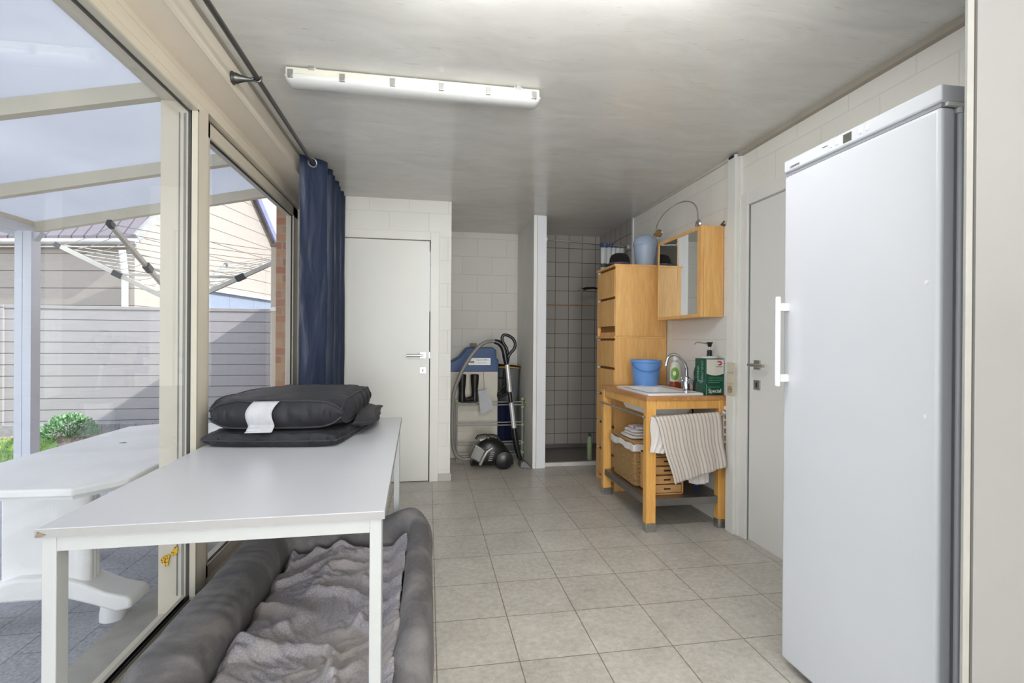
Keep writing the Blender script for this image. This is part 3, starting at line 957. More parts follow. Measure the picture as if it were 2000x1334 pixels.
sc.prism([(-0.884, 0.722), (-0.872, 0.7215), (-0.862, 0.727), (-0.872, 0.730), (-0.880, 0.735)], 'Y', 1.2985, 1.3005)
sc.build('chipped_corner', plain('chipboard', rgb(128, 112, 98), 0.8, var=0.2, vscale=90), tb)

# ------------------------------------------------------------------ cushions
def cushion(name, cx, cy, w, d, zb, gmin, gmax, bulge, rz, label, seed, mat='cushion', nn_=44, wr=0.004, tilt=0.0, pipe=True):
    ro = thing(name, (cx, cy, zb), label, 'cushion', 'charcoal cushions stacked on the table')
    zc = zb+gmax
    R_ = Matrix.Rotation(rz, 3, 'Z')
    def wrap(x, y, z):
        p = R_ @ Vector((x, y, 0))
        return (cx+p.x, cy+p.y, z+tilt*(y+d/2))
    def gh(u, v): return gmin+(gmax-gmin)*(1-(abs(u)**7)*(abs(v)**7))
    def pos(u, v):
        # rounded plan
        k = 1-0.035*(abs(u)*abs(v))**3
        x, y = u*w/2*k, v*d/2*k
        x *= 1-0.012*(1-abs(v)**2) if abs(u) > 0.9 else 1
        return x, y
    def wn_(x, y, e):
        return wr*fbm((x*14+seed, y*14, seed), 4)*(0.5+e)
    mb = MB()
    def topf(a, b):
        u, v = a*2-1, b*2-1
        x, y = pos(u, v)
        e = max(abs(u), abs(v))**4
        g = gh(u, v)
        z = zc+g+bulge*(1-abs(u)**2.5)*(1-abs(v)**2.5)+wn_(x, y, e)+wr*0.9*e*math.sin(95*(x+y)+3*seed)*(1 if e < .98 else 0)
        return wrap(x, y, z)
    def botf(a, b):
        u, v = a*2-1, b*2-1
        x, y = pos(u, v)
        g = gh(u, v)
        return wrap(x, y, zc-g)
    mb.grid(topf, nn_, nn_)
    mb.grid(botf, nn_, nn_)
    # gusset
    ring = [(-1+2*i/nn_, -1) for i in range(nn_)]+[(1, -1+2*i/nn_) for i in range(nn_)]+[(1-2*i/nn_, 1) for i in range(nn_)]+[(-1, 1-2*i/nn_) for i in range(nn_)]
    def gus(a, b):
        i = int(round(a*len(ring))) % len(ring)
        u, v = ring[i]
        x, y = pos(u, v)
        g = gh(u, v)
        s_ = 2*b-1
        pk_ = max(abs(u), abs(v)) if True else 0
        pk_ = min(abs(u), abs(v))**3
        out_ = (0.35*g)*(1-s_*s_)+(0.003+0.005*pk_)*math.sin(i*1.9+seed+s_)*(1-s_*s_)+0.004*math.sin(i*0.9+2*s_)*(1-s_*s_)
        nx, ny = (u if abs(u) > 0.999 else 0), (v if abs(v) > 0.999 else 0)
        l = math.hypot(nx, ny) or 1
        topz = zc+g+wn_(x, y, 1)
        z = lerp(zc-g, topz, b)
        return wrap(x+nx/l*out_, y+ny/l*out_, z)
    mb.grid(gus, len(ring), 6, closed_u=True)
    bm_o = mb.build('cover', mat, ro)
    for sgn in ((-1, 1) if pipe == 2 else (0,)):
        pts = []
        for (u, v) in ring:
            x, y = pos(u, v); g = gh(u, v)
            nx, ny = (u if abs(u) > 0.999 else 0), (v if abs(v) > 0.999 else 0)
            o_ = 0.003 if sgn else 0.37*g+0.002
            zz = zc+sgn*g+(wn_(x, y, 1) if sgn > 0 else 0)
            pts.append(wrap(x+nx*o_, y+ny*o_, zz))
        MB().tube(pts, 0.0042, 6, closed=True).build('piping', 'cushion_pipe', ro)
    return ro
c1 = cushion('chair_cushion', -0.585, 2.545, 0.545, 0.80, 0.741, 0.014, 0.027, 0.006, -0.13, 'flat charcoal cushion lying directly on the white table, under the thicker one', 1.3)
c2 = cushion('chair_cushion', -0.605, 2.55, 0.535, 0.72, 0.812, 0.016, 0.056, 0.012, -0.05, 'thick charcoal cushion with a white care tag, on top of the flat one', 5.1, pipe=2, tilt=0.0)
# rear fold that joins the lower cushion and carries the upper one
fold = MB()
def foldf(u, v):
    x = lerp(-0.335, -0.255, v)
    a = 2*PI*u
    yc, zc_ = 2.62, 0.80
    return (x+0.01*math.sin(3*a), yc+0.30*math.cos(a)*(1-0.15*v), zc_+0.040*math.sin(a)*(1-0.3*v)+0.004*fbm((u*8, v*3, 2), 3))
fold.grid(foldf, 40, 8, closed_u=True)
o = len(fold.v)
fold.f.append(tuple(range(40))[::-1]); fold.f.append(tuple(8*40+i for i in range(40)))
fold.build('folded_flap', 'cushion', c1)
tg = MB()
def tagf(u, v):
    z = lerp(0.925, 0.805, v)
    x = lerp(-0.700, -0.600, u)-0.03*v-0.012*math.sin(v*5)
    y = 2.170-0.022+0.004*math.sin(v*6+1)
    y = 2.182-0.031*math.sin(min(1, v*1.05)*PI)**0.6 - 0.008
    if v > 0.82: y -= (v-0.82)*0.28
    return (x, y-0.004, z)
tg.grid(tagf, 8, 24)
tg.build('care_tag', 'tag', c2, solid=0.0008)

# ------------------------------------------------------------------ dog bed
db = thing('dog_bed', (-0.41, 2.1, 0), 'grey suede dog bed with raised bolster sides under the white table', 'dog bed')
BX0, BX1, BY0, BY1 = -0.765, -0.035, 1.462, 2.66
path = []
def rr(n=14, r=0.16):
    P = []
    cs_ = [(BX1-r, BY0+r, -PI/2), (BX1-r, BY1-r, 0), (BX0+r, BY1-r, PI/2), (BX0+r, BY0+r, PI)]
    for (cx, cy, a0) in cs_:
        for k in range(n+1):
            a = a0+PI/2*k/n
            P.append((cx+r*math.cos(a), cy+r*math.sin(a)))
    return P
raw = rr()
# resample evenly
cum = [0]
for i in range(len(raw)):
    a, b = raw[i], raw[(i+1) % len(raw)]
    cum.append(cum[-1]+math.hypot(b[0]-a[0], b[1]-a[1]))
TL = cum[-1]
def pathp(s):
    s = (s % 1)*TL
    for i in range(len(raw)):
        if cum[i+1] >= s:
            a, b = raw[i], raw[(i+1) % len(raw)]
            t = (s-cum[i])/max(1e-9, cum[i+1]-cum[i])
            return lerp(a[0], b[0], t), lerp(a[1], b[1], t)
    return raw[0]
def bolf(u, v):
    x, y = pathp(u)
    x2, y2 = pathp(u+0.004); x1, y1 = pathp(u-0.004)
    tx, ty = x2-x1, y2-y1
    l = math.hypot(tx, ty); tx, ty = tx/l, ty/l
    nx, ny = ty, -tx        # outward
    side_r = max(0, min(1, (x+0.20)/0.12))            # right side narrower and taller
    left = max(0, min(1, (-0.6-x)/0.1))
    far = max(0, min(1, (y-2.45)/0.15))
    rw_ = 0.105+0.012*left-0.040*side_r*(1-0.3*far)
    rh = 0.125+0.012*side_r+0.012*far
    near = max(0, min(1, (1.60-y)/0.12))
    rw_ = rw_*(1-near)+0.088*near
    rh = rh*(1-near)+0.085*near
    corner = math.exp(-((x+0.10)**2+(y-2.62)**2)/0.008)
    rh += 0.012*corner-0.012*far*(1-corner)
    a = 2*PI*v
    wr_ = 1+0.035*fbm((x*7, y*7, v*3), 3)+0.03*math.sin(u*230+4*math.sin(u*60))*(0.35+0.65*left)*max(0, math.sin(a))*0.6
    ca, sa = math.cos(a), math.sin(a)
    sq = (abs(ca)**3+abs(sa)**3)**(-1/3)*0.93
    return (x+nx*rw_*ca*sq*wr_, y+ny*rw_*ca*sq*wr_, 0.002+rh+rh*sa*sq*wr_ if sa > 0 else max(0.002, 0.002+rh+rh*sa*sq))
MB().grid(bolf, 260, 28, closed_u=True).build('bolster', 'suede', db)
def matf(u, v):
    x, y = lerp(BX0+0.02, BX1-0.02, u), lerp(BY0+0.02, BY1-0.02, v)
    return (x, y, 0.10+0.02*fbm((x*4, y*4, 0), 3))
mt = MB(); mt.grid(matf, 20, 30); mt.box(BX0+0.03, BX1-0.03, BY0+0.03, BY1-0.03, 0.002, 0.07)
mt.build('sleeping_pad', 'suede', db)
sm = MB(); sm.tube([(-0.118+0.004*math.sin(k), 2.60-0.035*k/10, 0.285-0.0105*k) for k in range(14)], 0.004, 6)
sm.build('corner_seam', plain('dark_seam', rgb(54, 53, 54), 0.9), db)
# blanket
def ridge(n_, w): 
    return max(0.0, 1-abs(n_)/w)
def smooth3(t):
    t = max(0.0, min(1.0, t)); return t*t*(3-2*t)
def blf(u, v):
    x, y = lerp(-0.665, -0.095, u), lerp(1.42, 2.50, v)
    q = Vector((x*2.6, y*2.6, 0.3))
    wx = noise.noise(q)*0.9
    wy = noise.noise(q+Vector((5, 5, 5)))*0.9
    r1 = smooth3(ridge(noise.noise(Vector((x*3.2+y*3.8+wx, y*4.0-x*3.4+wy, 1.2))), 0.22))
    r2 = smooth3(ridge(noise.noise(Vector((x*8+wx*2.0, y*11+wy*2.0, 7.7))), 0.20))
    r3 = smooth3(ridge(noise.noise(Vector((x*20+wx*4, y*17+wy*4, 3.1))), 0.22))
    lo = noise.noise(Vector((x*4, y*4, 9.0)))
    z = 0.132+0.020*lo+0.026*r1+0.014*r2*(0.6+lo)+0.006*r3+0.0020*noise.noise(Vector((x*90, y*90, 2)))
    if u > 0.86: z += smooth3((u-0.86)/0.14)*0.06
    if v > 0.90: z += (v-0.90)/0.1*0.03*(1-u)+(v-0.9)/0.1*0.015*u
    if u < 0.07: z -= (0.07-u)/0.07*0.05
    ex = 0.02*fbm((y*6, 3, 1), 3)*0.6
    return (x+ex, y+0.02*fbm((x*5, 1, 4), 2), z)
bk = MB().grid(blf, 200, 330)
def blur_z(mb, nu, nv, passes):
    w = nu+1
    for _ in range(passes):
        z = [v.z for v in mb.v]
        for j in range(nv+1):
            for i in range(w):
                s_ = n_ = 0
                for dj in (-1, 0, 1):
                    for di in (-1, 0, 1):
                        a, b = i+di, j+dj
                        if 0 <= a < w and 0 <= b <= nv:
                            s_ += z[b*w+a]; n_ += 1
                mb.v[j*w+i].z = s_/n_
blur_z(bk, 200, 330, 2)
bko = bk.build('blanket', 'fleece', solid=0.006, origin=(-0.36, 1.95, 0.128))
tag(bko, 'crumpled grey fleece blanket lying inside the dog bed', 'blanket')

# ------------------------------------------------------------------ chests of drawers
def chest(name, z0, h, fronts, label, base_h=0.0):
    X0, X1, Y0, Y1 = 1.445, 1.878, 3.705, 4.128
    ro = thing(name, ((X0+X1)/2, (Y0+Y1)/2, z0), label, 'chest of drawers', 'beech chests stacked beside the washstand')
    b = MB()
    b.box(X0+0.004, X1, Y0, Y0+0.016, z0+base_h*0, z0+h-0.018)
    b.box(X0+0.004, X1, Y1-0.016, Y1, z0, z0+h-0.018)
    b.box(X1-0.01, X1, Y0+0.016, Y1-0.016, z0, z0+h-0.018)
    b.box(X0+0.02, X1-0.01, Y0+0.016, Y1-0.016, z0+0.0, z0+0.03)
    b.build('carcass', 'wood_side', ro, bevel=0.001)
    Bx(X0-0.006, X1+0.002, Y0-0.002, Y1+0.002, z0+h-0.018, z0+h).build('top_board', 'wood', ro, bevel=0.002)
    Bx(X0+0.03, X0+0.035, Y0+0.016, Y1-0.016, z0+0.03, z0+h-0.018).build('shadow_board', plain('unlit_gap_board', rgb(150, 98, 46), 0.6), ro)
    for (a, c_) in fronts:
        d = Bx(X0, X0+0.018, Y0+0.014, Y1-0.004, a, c_).build('drawer', 'wood', ro, bevel=0.002)
        e = Bx(X0+0.002, X0+0.024, Y1-0.03, Y1-0.012, c_+0.001, c_+0.014)
        e.build('white_runner', 'plastic_w', d)
    return ro
chest('chest_of_drawers', 0.0, 1.222, [(0.974, 1.186), (0.749, 0.953), (0.511, 0.730), (0.286, 0.488), (0.062, 0.264)],
      'tall beech chest of five drawers standing on the floor, lower of the stack')
chest('chest_of_drawers', 1.223, 0.567, [(1.535, 1.752), (1.302, 1.515)],
      'low beech chest of two drawers stacked on top of the tall one')

# bin, hat
bn = thing('swing_bin', (1.762, 3.86, 1.791), 'pale blue plastic swing bin with a domed lid standing on top of the chest', 'bin')
MB().lathe([(0.072, 0), (0.074, 0.004), (0.094, 0.175), (0.098, 0.178), (0.098, 0.186)], (1.762, 3.86, 1.791), 36).build('body', 'bin', bn)
MB().lathe([(0.099, 0.184), (0.098, 0.195), (0.090, 0.225), (0.070, 0.252), (0.040, 0.268), (0.0, 0.274)], (1.762, 3.86, 1.791), 36).build('domed_lid', 'bin', bn)
ht = thing('hat', (1.545, 3.87, 1.791), 'black felt bowler hat resting on top of the chest', 'hat')
MB().lathe([(0.0, 0.006), (0.085, 0.004), (0.105, 0.008), (0.112, 0.016), (0.100, 0.014), (0.084, 0.012), (0.084, 0.04), (0.080, 0.075), (0.066, 0.10), (0.040, 0.113), (0, 0.118)], (1.545, 3.87, 1.788), 36, sy=0.9).build('felt', 'hat', ht)
MB().lathe([(0.0855, 0.012), (0.0860, 0.034)], (1.545, 3.87, 1.788), 36, sy=0.9).build('hat_band', plain('grey_ribbon', rgb(78, 74, 84), 0.6), ht)

# ------------------------------------------------------------------ mirror cabinet and lamp
mc = thing('mirror_cabinet', (1.80, 3.24, 1.342), 'beech wall cabinet with two mirrored doors above the washstand', 'cabinet')
CX0, CY0, CY1, CZ0, CZ1 = 1.722, 2.936, 3.545, 1.342, 1.930
Bx(CX0+0.022, XR-0.005, CY0, CY1, CZ0, CZ1).build('body', 'wood_side', mc, bevel=0.002)
for (a, b, hside) in ((CY0+0.001, 3.236, 0), (3.240, CY1-0.001, 1)):
    d = MB()
    e0 = 0.045 if hside == 0 else 0.0005
    e1 = 0.0005 if hside == 0 else 0.014
    d.box(CX0, CX0+0.020, a, b, CZ0, CZ0+0.022)
    d.box(CX0, CX0+0.020, a, b, CZ1-0.022, CZ1)
    d.box(CX0, CX0+0.020, a, a+e0, CZ0+0.022, CZ1-0.022)
    d.box(CX0, CX0+0.020, b-e1, b, CZ0+0.022, CZ1-0.022)
    do = d.build('door', 'wood', mc, bevel=0.001)
    Bx(CX0+0.004, CX0+0.018, a+e0, b-e1, CZ0+0.022, CZ1-0.022).build('mirror', 'mirror', do, smooth=False)
# lamp
lm = thing('clip_lamp', (1.75, 3.02, 1.93), 'chrome gooseneck lamp arching over the top of the mirror cabinet', 'lamp')
MB().lathe([(0.0, -0.012), (0.024, -0.01), (0.030, 0.0), (0.024, 0.010), (0, 0.012)], (1.752, 3.02, 1.958), 24, 'X').build('base', 'chrome', lm)
arc = [(1.75, 3.02, 1.965)]
for k in range(0, 25):
    a = PI*(1-k/24)
    arc.append((1.75-0.0*k, 3.335-0.0+0.305*math.cos(a) if True else 0, 2.035+0.135*math.sin(a)))
arc.append((1.75, 3.64, 2.0))
MB().tube(arc, 0.0048, 10).build('gooseneck', 'chrome', lm)
hd = MB().lathe([(0.006, -0.012), (0.014, -0.008), (0.024, 0.006), (0.033, 0.022), (0.036, 0.040), (0.034, 0.042), (0.028, 0.030)], (0, 0, 0), 24)
hd.v = [Matrix.Rotation(math.radians(118), 3, 'X') @ v+Vector((1.75, 3.635, 2.035)) for v in hd.v]
hd.build('lamp_head', 'chrome', lm)
MB().lathe([(0.0, 0.0), (0.018, 0.004), (0.022, 0.014), (0.016, 0.022)], (1.75, 3.642, 1.995), 20).build('bulb_socket', 'chrome', lm)
hk = MB().tube([(1.884, 2.93, 1.935), (1.86, 2.93, 1.938)], 0.007, 10); hk.tube([(1.86, 2.935, 1.938), (1.86, 2.90, 1.952)], 0.005, 8)
tag(hk.build('wall_hook', 'dsteel'), 'small dark metal hook at the corner of the mirror cabinet', 'hook')

# ------------------------------------------------------------------ washstand
ws = thing('washstand', (1.60, 3.28, 0), 'wooden freestanding washstand with inset white sink and steel lower shelf', 'washstand')
TX0, TX1, TY0, TY1, TZ = 1.328, 1.880, 2.872, 3.690, 0.840
# worktop with opening for the basin
wt = MB()
SX0, SX1, SY0, SY1 = 1.386, 1.709, 2.965, 3.445
wt.box(TX0, SX0, TY0, TY1, TZ-0.026, TZ); wt.box(SX1, TX1, TY0, TY1, TZ-0.026, TZ)
wt.box(SX0, SX1, TY0, SY0, TZ-0.026, TZ); wt.box(SX0, SX1, SY1, TY1, TZ-0.026, TZ)
wt.build('worktop', 'wood_top', ws)
for (x0, x1, y0, y1) in ((1.332, 1.396, 2.876, 2.926), (1.818, 1.878, 2.876, 2.926), (1.332, 1.396, 3.632, 3.682), (1.818, 1.878, 3.632, 3.682)):
    lg = Bx(x0, x1, y0, y1, 0.055, TZ-0.026).build('leg', 'wood_leg', ws, bevel=0.003)
    Bx(x0-0.001, x1+0.001, y0-0.001, y1+0.001, 0.0, 0.055).build('steel_foot', 'steel', lg, bevel=0.001)
for bxx in ((1.396, 1.818, 2.880, 2.902, 0.760, 0.814), (1.396, 1.818, 3.656, 3.678, 0.760, 0.814), (1.336, 1.356, 2.926, 3.632, 0.760, 0.814), (1.85, 1.874, 2.926, 3.632, 0.760, 0.814)):
    Bx(*bxx).build('apron', 'wood_leg', ws, bevel=0.001)
ra = MB(); ra.cyl((1.318, 2.90, 0.712), (1.318, 3.66, 0.712), 0.007, 14)
for y in (2.90, 3.66): ra.cyl((1.318, y, 0.712), (1.336, y, 0.712), 0.006, 10)
ra.build('towel_rail', 'steel', ws)
ra = MB(); ra.cyl((1.38, 2.856, 0.722), (1.85, 2.856, 0.722), 0.007, 14)
for x in (1.38, 1.85): ra.cyl((x, 2.856, 0.722), (x, 2.88, 0.722), 0.006, 10)
ra.build('towel_rail', 'steel', ws)
sh = MB(); sh.box(1.345, 1.868, 2.892, 3.668, 0.196, 0.202)
sh.box(1.396, 1.818, 2.884, 2.892, 0.158, 0.202); sh.box(1.396, 1.818, 3.664, 3.672, 0.158, 0.202); sh.box(1.340, 1.346, 2.926, 3.632, 0.158, 0.202)
sh.build('shelf', plain('dull_steel_shelf', rgb(140, 138, 136), 0.32, 0.9, var=0.1), ws)
# basin
def rrect(x0, x1, y0, y1, r, z, n=6):
    P = []
    for (cx, cy, a0) in ((x1-r, y0+r, -PI/2), (x1-r, y1-r, 0), (x0+r, y1-r, PI/2), (x0+r, y0+r, PI)):
        for k in range(n+1):
            a = a0+PI/2*k/n
            P.append((cx+r*math.cos(a), cy+r*math.sin(a), z))
    return P
def loft(loops):
    mb = MB(); n = len(loops[0])
    vs_ = [p for l in loops for p in l]
    fs = [(i*n+k, i*n+(k+1) % n, (i+1)*n+(k+1) % n, (i+1)*n+k) for i in range(len(loops)-1) for k in range(n)]
    fs.append(tuple((len(loops)-1)*n+k for k in range(n)))
    return mb.add(vs_, fs)
loft([rrect(1.362, 1.744, 2.915, 3.465, 0.020, 0.8405), rrect(1.362, 1.744, 2.915, 3.465, 0.020, 0.850), rrect(1.366, 1.740, 2.919, 3.461, 0.020, 0.8545),
      rrect(1.373, 1.733, 2.926, 3.454, 0.018, 0.8545), rrect(1.377, 1.729, 2.930, 3.450, 0.018, 0.852), rrect(1.415, 1.672, 3.010, 3.415, 0.045, 0.851),
      rrect(1.421, 1.666, 3.016, 3.408, 0.045, 0.845), rrect(1.436, 1.650, 3.035, 3.390, 0.05, 0.715), rrect(1.460, 1.625, 3.06, 3.360, 0.05, 0.703)]).build('sink', 'ceramic', ws, fix=False)
loft([rrect(1.388, 1.707, 2.968, 3.442, 0.02, 0.8395), rrect(1.390, 1.703, 2.972, 3.438, 0.03, 0.755), rrect(1.405, 1.68, 2.99, 3.42, 0.04, 0.708), rrect(1.44, 1.64, 3.03, 3.38, 0.04, 0.696)]).build('basin_shell', 'ceramic', ws)
MB().cyl((1.55, 3.22, 0.60), (1.55, 3.22, 0.692), 0.022).build('drain_pipe', 'plastic_w', ws)
# faucet
fc = thing('faucet', (1.715, 3.094, 0.8525), 'chrome swan-neck tap with two handles at the back of the sink', 'faucet')
fa = MB()
fa.lathe([(0.026, 0), (0.026, 0.006), (0.021, 0.010), (0.021, 0.085), (0.016, 0.095), (0.012, 0.10)], (1.758, 3.17, 0.853), 24)
TAPS = Vector((-0.043, -0.076, 0.0))
fa.v = [v+TAPS for v in fa.v]
fa.build('body', 'chrome', fc)
sp_ = [(1.758, 3.17, 0.95), (1.757, 3.17, 1.0), (1.745, 3.17, 1.035), (1.72, 3.17, 1.066), (1.695, 3.17, 1.088), (1.668, 3.17, 1.096), (1.64, 3.17, 1.090), (1.622, 3.17, 1.070), (1.612, 3.17, 1.040), (1.609, 3.17, 1.02)]
spt = MB().tube(sp_, [0.012, 0.012, 0.0115, 0.011, 0.011, 0.011, 0.011, 0.0115, 0.013, 0.013], 16)
spt.v = [v+TAPS for v in spt.v]
spt.build('spout', 'chrome', fc)
for sg_ in (-1, 1):
    q = MB(); q.cyl((1.758, 3.17, 0.91), (1.758+0.0*sg_, 3.17+0.045*sg_, 0.918), 0.009)
    q.lathe([(0.013, -0.012), (0.017, -0.006), (0.017, 0.008), (0.010, 0.014)], (1.758, 3.17+0.052*sg_, 0.919), 16, 'Y')
    for a in (0, PI/2, PI, 3*PI/2):
        q.tube([(1.758, 3.17+0.055*sg_, 0.919), (1.758+0.024*math.cos(a+0.4), 3.17+0.055*sg_, 0.919+0.024*math.sin(a+0.4))], 0.0055, 8)
    q.v = [v+TAPS for v in q.v]
    q.build('handle', 'chrome', fc)
# bottles
sb_ = thing('soap_bottle', (1.775, 3.36, 0.841), 'milky soap bottle with a green leaf label behind the tap', 'bottle')
MB().lathe([(0.040, 0.0), (0.042, 0.006), (0.042, 0.052)], (1.775, 3.36, 0.841), 28, sy=0.7).build('amber_base', 'amber', sb_)
MB().lathe([(0.042, 0.052), (0.043, 0.11), (0.041, 0.15), (0.030, 0.185), (0.016, 0.198), (0.016, 0.205)], (1.775, 3.36, 0.841), 28, sy=0.7).build('body', 'bottle', sb_)
MB().lathe([(0.022, 0.203), (0.023, 0.210), (0.021, 0.236), (0.0, 0.240)], (1.775, 3.36, 0.841), 24).build('cap', 'plastic_w', sb_)
lb = MB()
def lbf(u, v):
    a = math.radians(lerp(200, 290, u)); k = math.sqrt(max(0.02, 1-(2*v-1)**2))
    a = math.radians(245+45*(2*u-1)*k)
    return (1.775+0.0435*math.cos(a), 3.36+0.0435*0.7*math.sin(a), 0.841+lerp(0.062, 0.155, v))
lb.grid(lbf, 10, 12); lb.build('label', 'label_green', sb_)
lb = MB()
def lbf2(u, v):
    k = math.sqrt(max(0.02, 1-(2*v-1)**2)); a = math.radians(242+16*(2*u-1)*k)
    return (1.775+0.0442*math.cos(a), 3.36+0.0442*0.7*math.sin(a), 0.841+lerp(0.095, 0.128, v))
lb.grid(lbf2, 8, 10); lb.build('label_badge', 'white_print', sb_)
tb2 = thing('spray_bottle', (1.80, 3.11, 0.841), 'small dark bottle with a grey cap between the tap and the green canister', 'bottle')
MB().lathe([(0.024, 0), (0.026, 0.005), (0.026, 0.075), (0.024, 0.09)], (1.80, 3.11, 0.841), 22).build('body', plain('plum_bottle', rgb(84, 62, 72), 0.3), tb2)
MB().lathe([(0.0245, 0.09), (0.024, 0.13), (0.018, 0.158), (0.010, 0.168), (0, 0.170)], (1.80, 3.11, 0.841), 22).build('grey_cap', 'plastic_g', tb2)
MB().tube([(1.780, 3.09, 0.93), (1.772, 3.085, 0.97), (1.778, 3.09, 1.005), (1.795, 3.105, 1.02)], 0.006, 8).build('loop', 'plastic_b', tb2)

# hand cleaner canister
cn = thing('hand_cleaner_canister', (1.815, 2.975, 0.841), 'green and cream metal hand cleaner canister with a black pump reading Special', 'canister')
KX0, KX1, KY0, KY1, KZ = 1.748, 1.876, 2.915, 3.045, 0.841
Bx(KX0, KX1, KY0, KY1, KZ, KZ+0.233).build('can', 'can_green', cn, bevel=0.004, seg=3)
Bx(KX0+0.006, KX1-0.003, KY0-0.0012, KY0, KZ+0.136, KZ+0.228).build('cream_panel', 'can_cream', cn)
q = MB(); q.prism([(KX0+0.006+0.119*k/12, KZ+0.137-0.012*math.sin(PI*k/12)) for k in range(13)]+[(KX1-0.003, KZ+0.14), (KX0+0.006, KZ+0.14)], 'Y', KY0-0.0013, KY0-0.0001)
q.build('cream_panel', 'can_cream', cn)
q = MB()
for k in range(4): q.box(KX0+0.018, KX0+0.118-(0.02 if k == 3 else 0), KY0-0.0014, KY0, KZ+0.113-k*0.011, KZ+0.1155-k*0.011)
q.box(KX0+0.012, KX0+0.100, KY0-0.0014, KY0, KZ+0.050, KZ+0.0525); q.box(KX0+0.004, KX0+0.007, KY0-0.0014, KY0, KZ+0.0, KZ+0.07)
q.build('small_print', 'can_light', cn)
MB().text('Special', 0.036, lambda x, y, z: (KX0+0.064+x*0.92, KY0-0.0006-z*2, KZ+0.026+y)).build('lettering', 'white_print', cn, smooth=False)
MB().text('Dreumex', 0.0115, lambda x, y, z: (KX0+0.094+x, KY0-0.0016-z, KZ+0.182+y)).build('brand_lettering', 'ink', cn, smooth=False)
lg_ = MB()
lg_.tube([(KX0+0.094+0.0135*math.cos(a), KY0-0.0016, KZ+0.204+0.0105*math.sin(a)) for a in [math.radians(k) for k in range(-120, 120, 15)]], [0.003+0.0022*math.sin(PI*k/15) for k in range(16)], 8, sx=0.3)
lg_.tube([(KX0+0.078, KY0-0.0016, KZ+0.214), (KX0+0.088, KY0-0.0016, KZ+0.2145), (KX0+0.097, KY0-0.0016, KZ+0.209)], 0.003, 8, sx=0.3)
lg_.build('round_mark', 'red', cn)
for (txt, zz, yy_) in (('DREUMEX', 0.150, 2.956), ('SPECIAL', 0.128, 3.006)):
    MB().text(txt, 0.034, lambda x, y, z, a=zz, b=yy_: (KX0-0.0004-z*2, b-y*0.9, KZ+a-x*0.9)).build('side_lettering', 'can_light', cn, smooth=False)
pu = MB(); pu.lathe([(0.052, 0.232), (0.056, 0.236), (0.056, 0.243), (0.040, 0.248), (0, 0.249)], (1.812, 2.978, KZ), 32)
pu.build('pump_collar', 'plastic_w', cn)
pu = MB(); pu.lathe([(0.018, 0.247), (0.018, 0.256), (0.014, 0.262), (0.016, 0.272), (0.016, 0.282), (0.010, 0.288), (0.0, 0.289)], (1.812, 2.978, KZ), 20)
pu.lathe([(0.0, 0.308), (0.011, 0.308), (0.015, 0.326), (0.021, 0.335), (0.021, 0.338), (0, 0.339)], (1.812, 2.978, KZ), 20)
pu.build('pump_head', 'plastic_b', cn)
MB().cyl((1.812, 2.978, KZ+0.286), (1.812, 2.978, KZ+0.310), 0.005).build('pump_stem', 'steel', cn)
MB().tube([(1.802, 2.978, KZ+0.326), (1.770, 2.978, KZ+0.332), (1.735, 2.978, KZ+0.337), (1.718, 2.978, KZ+0.336), (1.706, 2.978, KZ+0.324)], 0.0045, 10).build('pump_spout', 'steel', cn)

# bucket
bu = thing('bucket', (1.625, 3.515, 0.841), 'light blue plastic bucket with a wire handle at the back of the washstand', 'bucket')
MB().lathe([(0.0, 0.0), (0.090, 0.0), (0.092, 0.004), (0.108, 0.180), (0.113, 0.182), (0.115, 0.190), (0.114, 0.200), (0.109, 0.201), (0.106, 0.195), (0.089, 0.010), (0.0, 0.008)], (1.625, 3.530, 0.8415), 40).build('pail', 'bucket', bu)
hb = MB(); pts = []
for k in range(25):
    a = PI*k/24
    pts.append(Vector((1.625-0.117*math.cos(a), 3.530-0.119*math.sin(a)*0.99, 0.8415+0.184-0.10*math.sin(a)*(1-0.75*(k/24)))))
hb.tube(pts, 0.0022, 6); hb.build('wire_handle', plain('blue_handle_wire', rgb(60, 96, 160), 0.4), bu)
for x in (-0.118, 0.118): MB().cyl((1.625+x*0.94, 3.53, 1.026), (1.625+x*1.03, 3.53, 1.026), 0.008).build('handle_ear', 'bucket', bu)

# towel and rack
def towel(name, P00, P10, P01, P11, mat, label, nu=60, nv=40, amp=0.006, seed=0, off=0.0, uvs=True, sag=0.0):
    mb = MB()
    uv_ = []
    P00, P10, P01, P11 = map(Vector, (P00, P10, P01, P11))
    for j in range(nv+1):
        for i in range(nu+1):
            u, v = i/nu, j/nv
            p = P00.lerp(P10, u).lerp(P01.lerp(P11, u), v)
            y = p.y-amp*(0.25+v)*(math.sin(u*19+seed+v*1.5)*0.7+math.sin(u*41+2*v+seed)*0.3)-0.010*v
            if v < 0.04: y += 0.010*(1-v/0.04)
            z = p.z-sag*math.sin(u*PI)*(v)
            x = p.x+0.004*math.sin(v*9+seed)
            mb.v.append(Vector((x, y, z)))
            uv_.append((u, v))
    w = nu+1
    for j in range(nv):
        for i in range(nu): mb.f.append((j*w+i, j*w+i+1, (j+1)*w+i+1, (j+1)*w+i))
    mb.uv = uv_
    o = mb.build(name, mat, solid=0.0022)
    if label: tag(o, label, 'towel')
    return o
tw = towel('tea_towel', (1.376, 2.842, 0.722), (1.802, 2.842, 0.742), (1.487, 2.828, 0.310), (1.835, 2.828, 0.405), 'towel', 'striped linen tea towel hanging over the near rail of the washstand')
tw2 = towel('tea_towel', (1.350, 2.862, 0.716), (1.60, 2.868, 0.725), (1.350, 2.864, 0.500), (1.44, 2.862, 0.490), 'white_cloth', None, amp=0.003, seed=2)
tag(tw2, 'plain white tea towel end showing behind the left edge of the striped towel', 'towel')
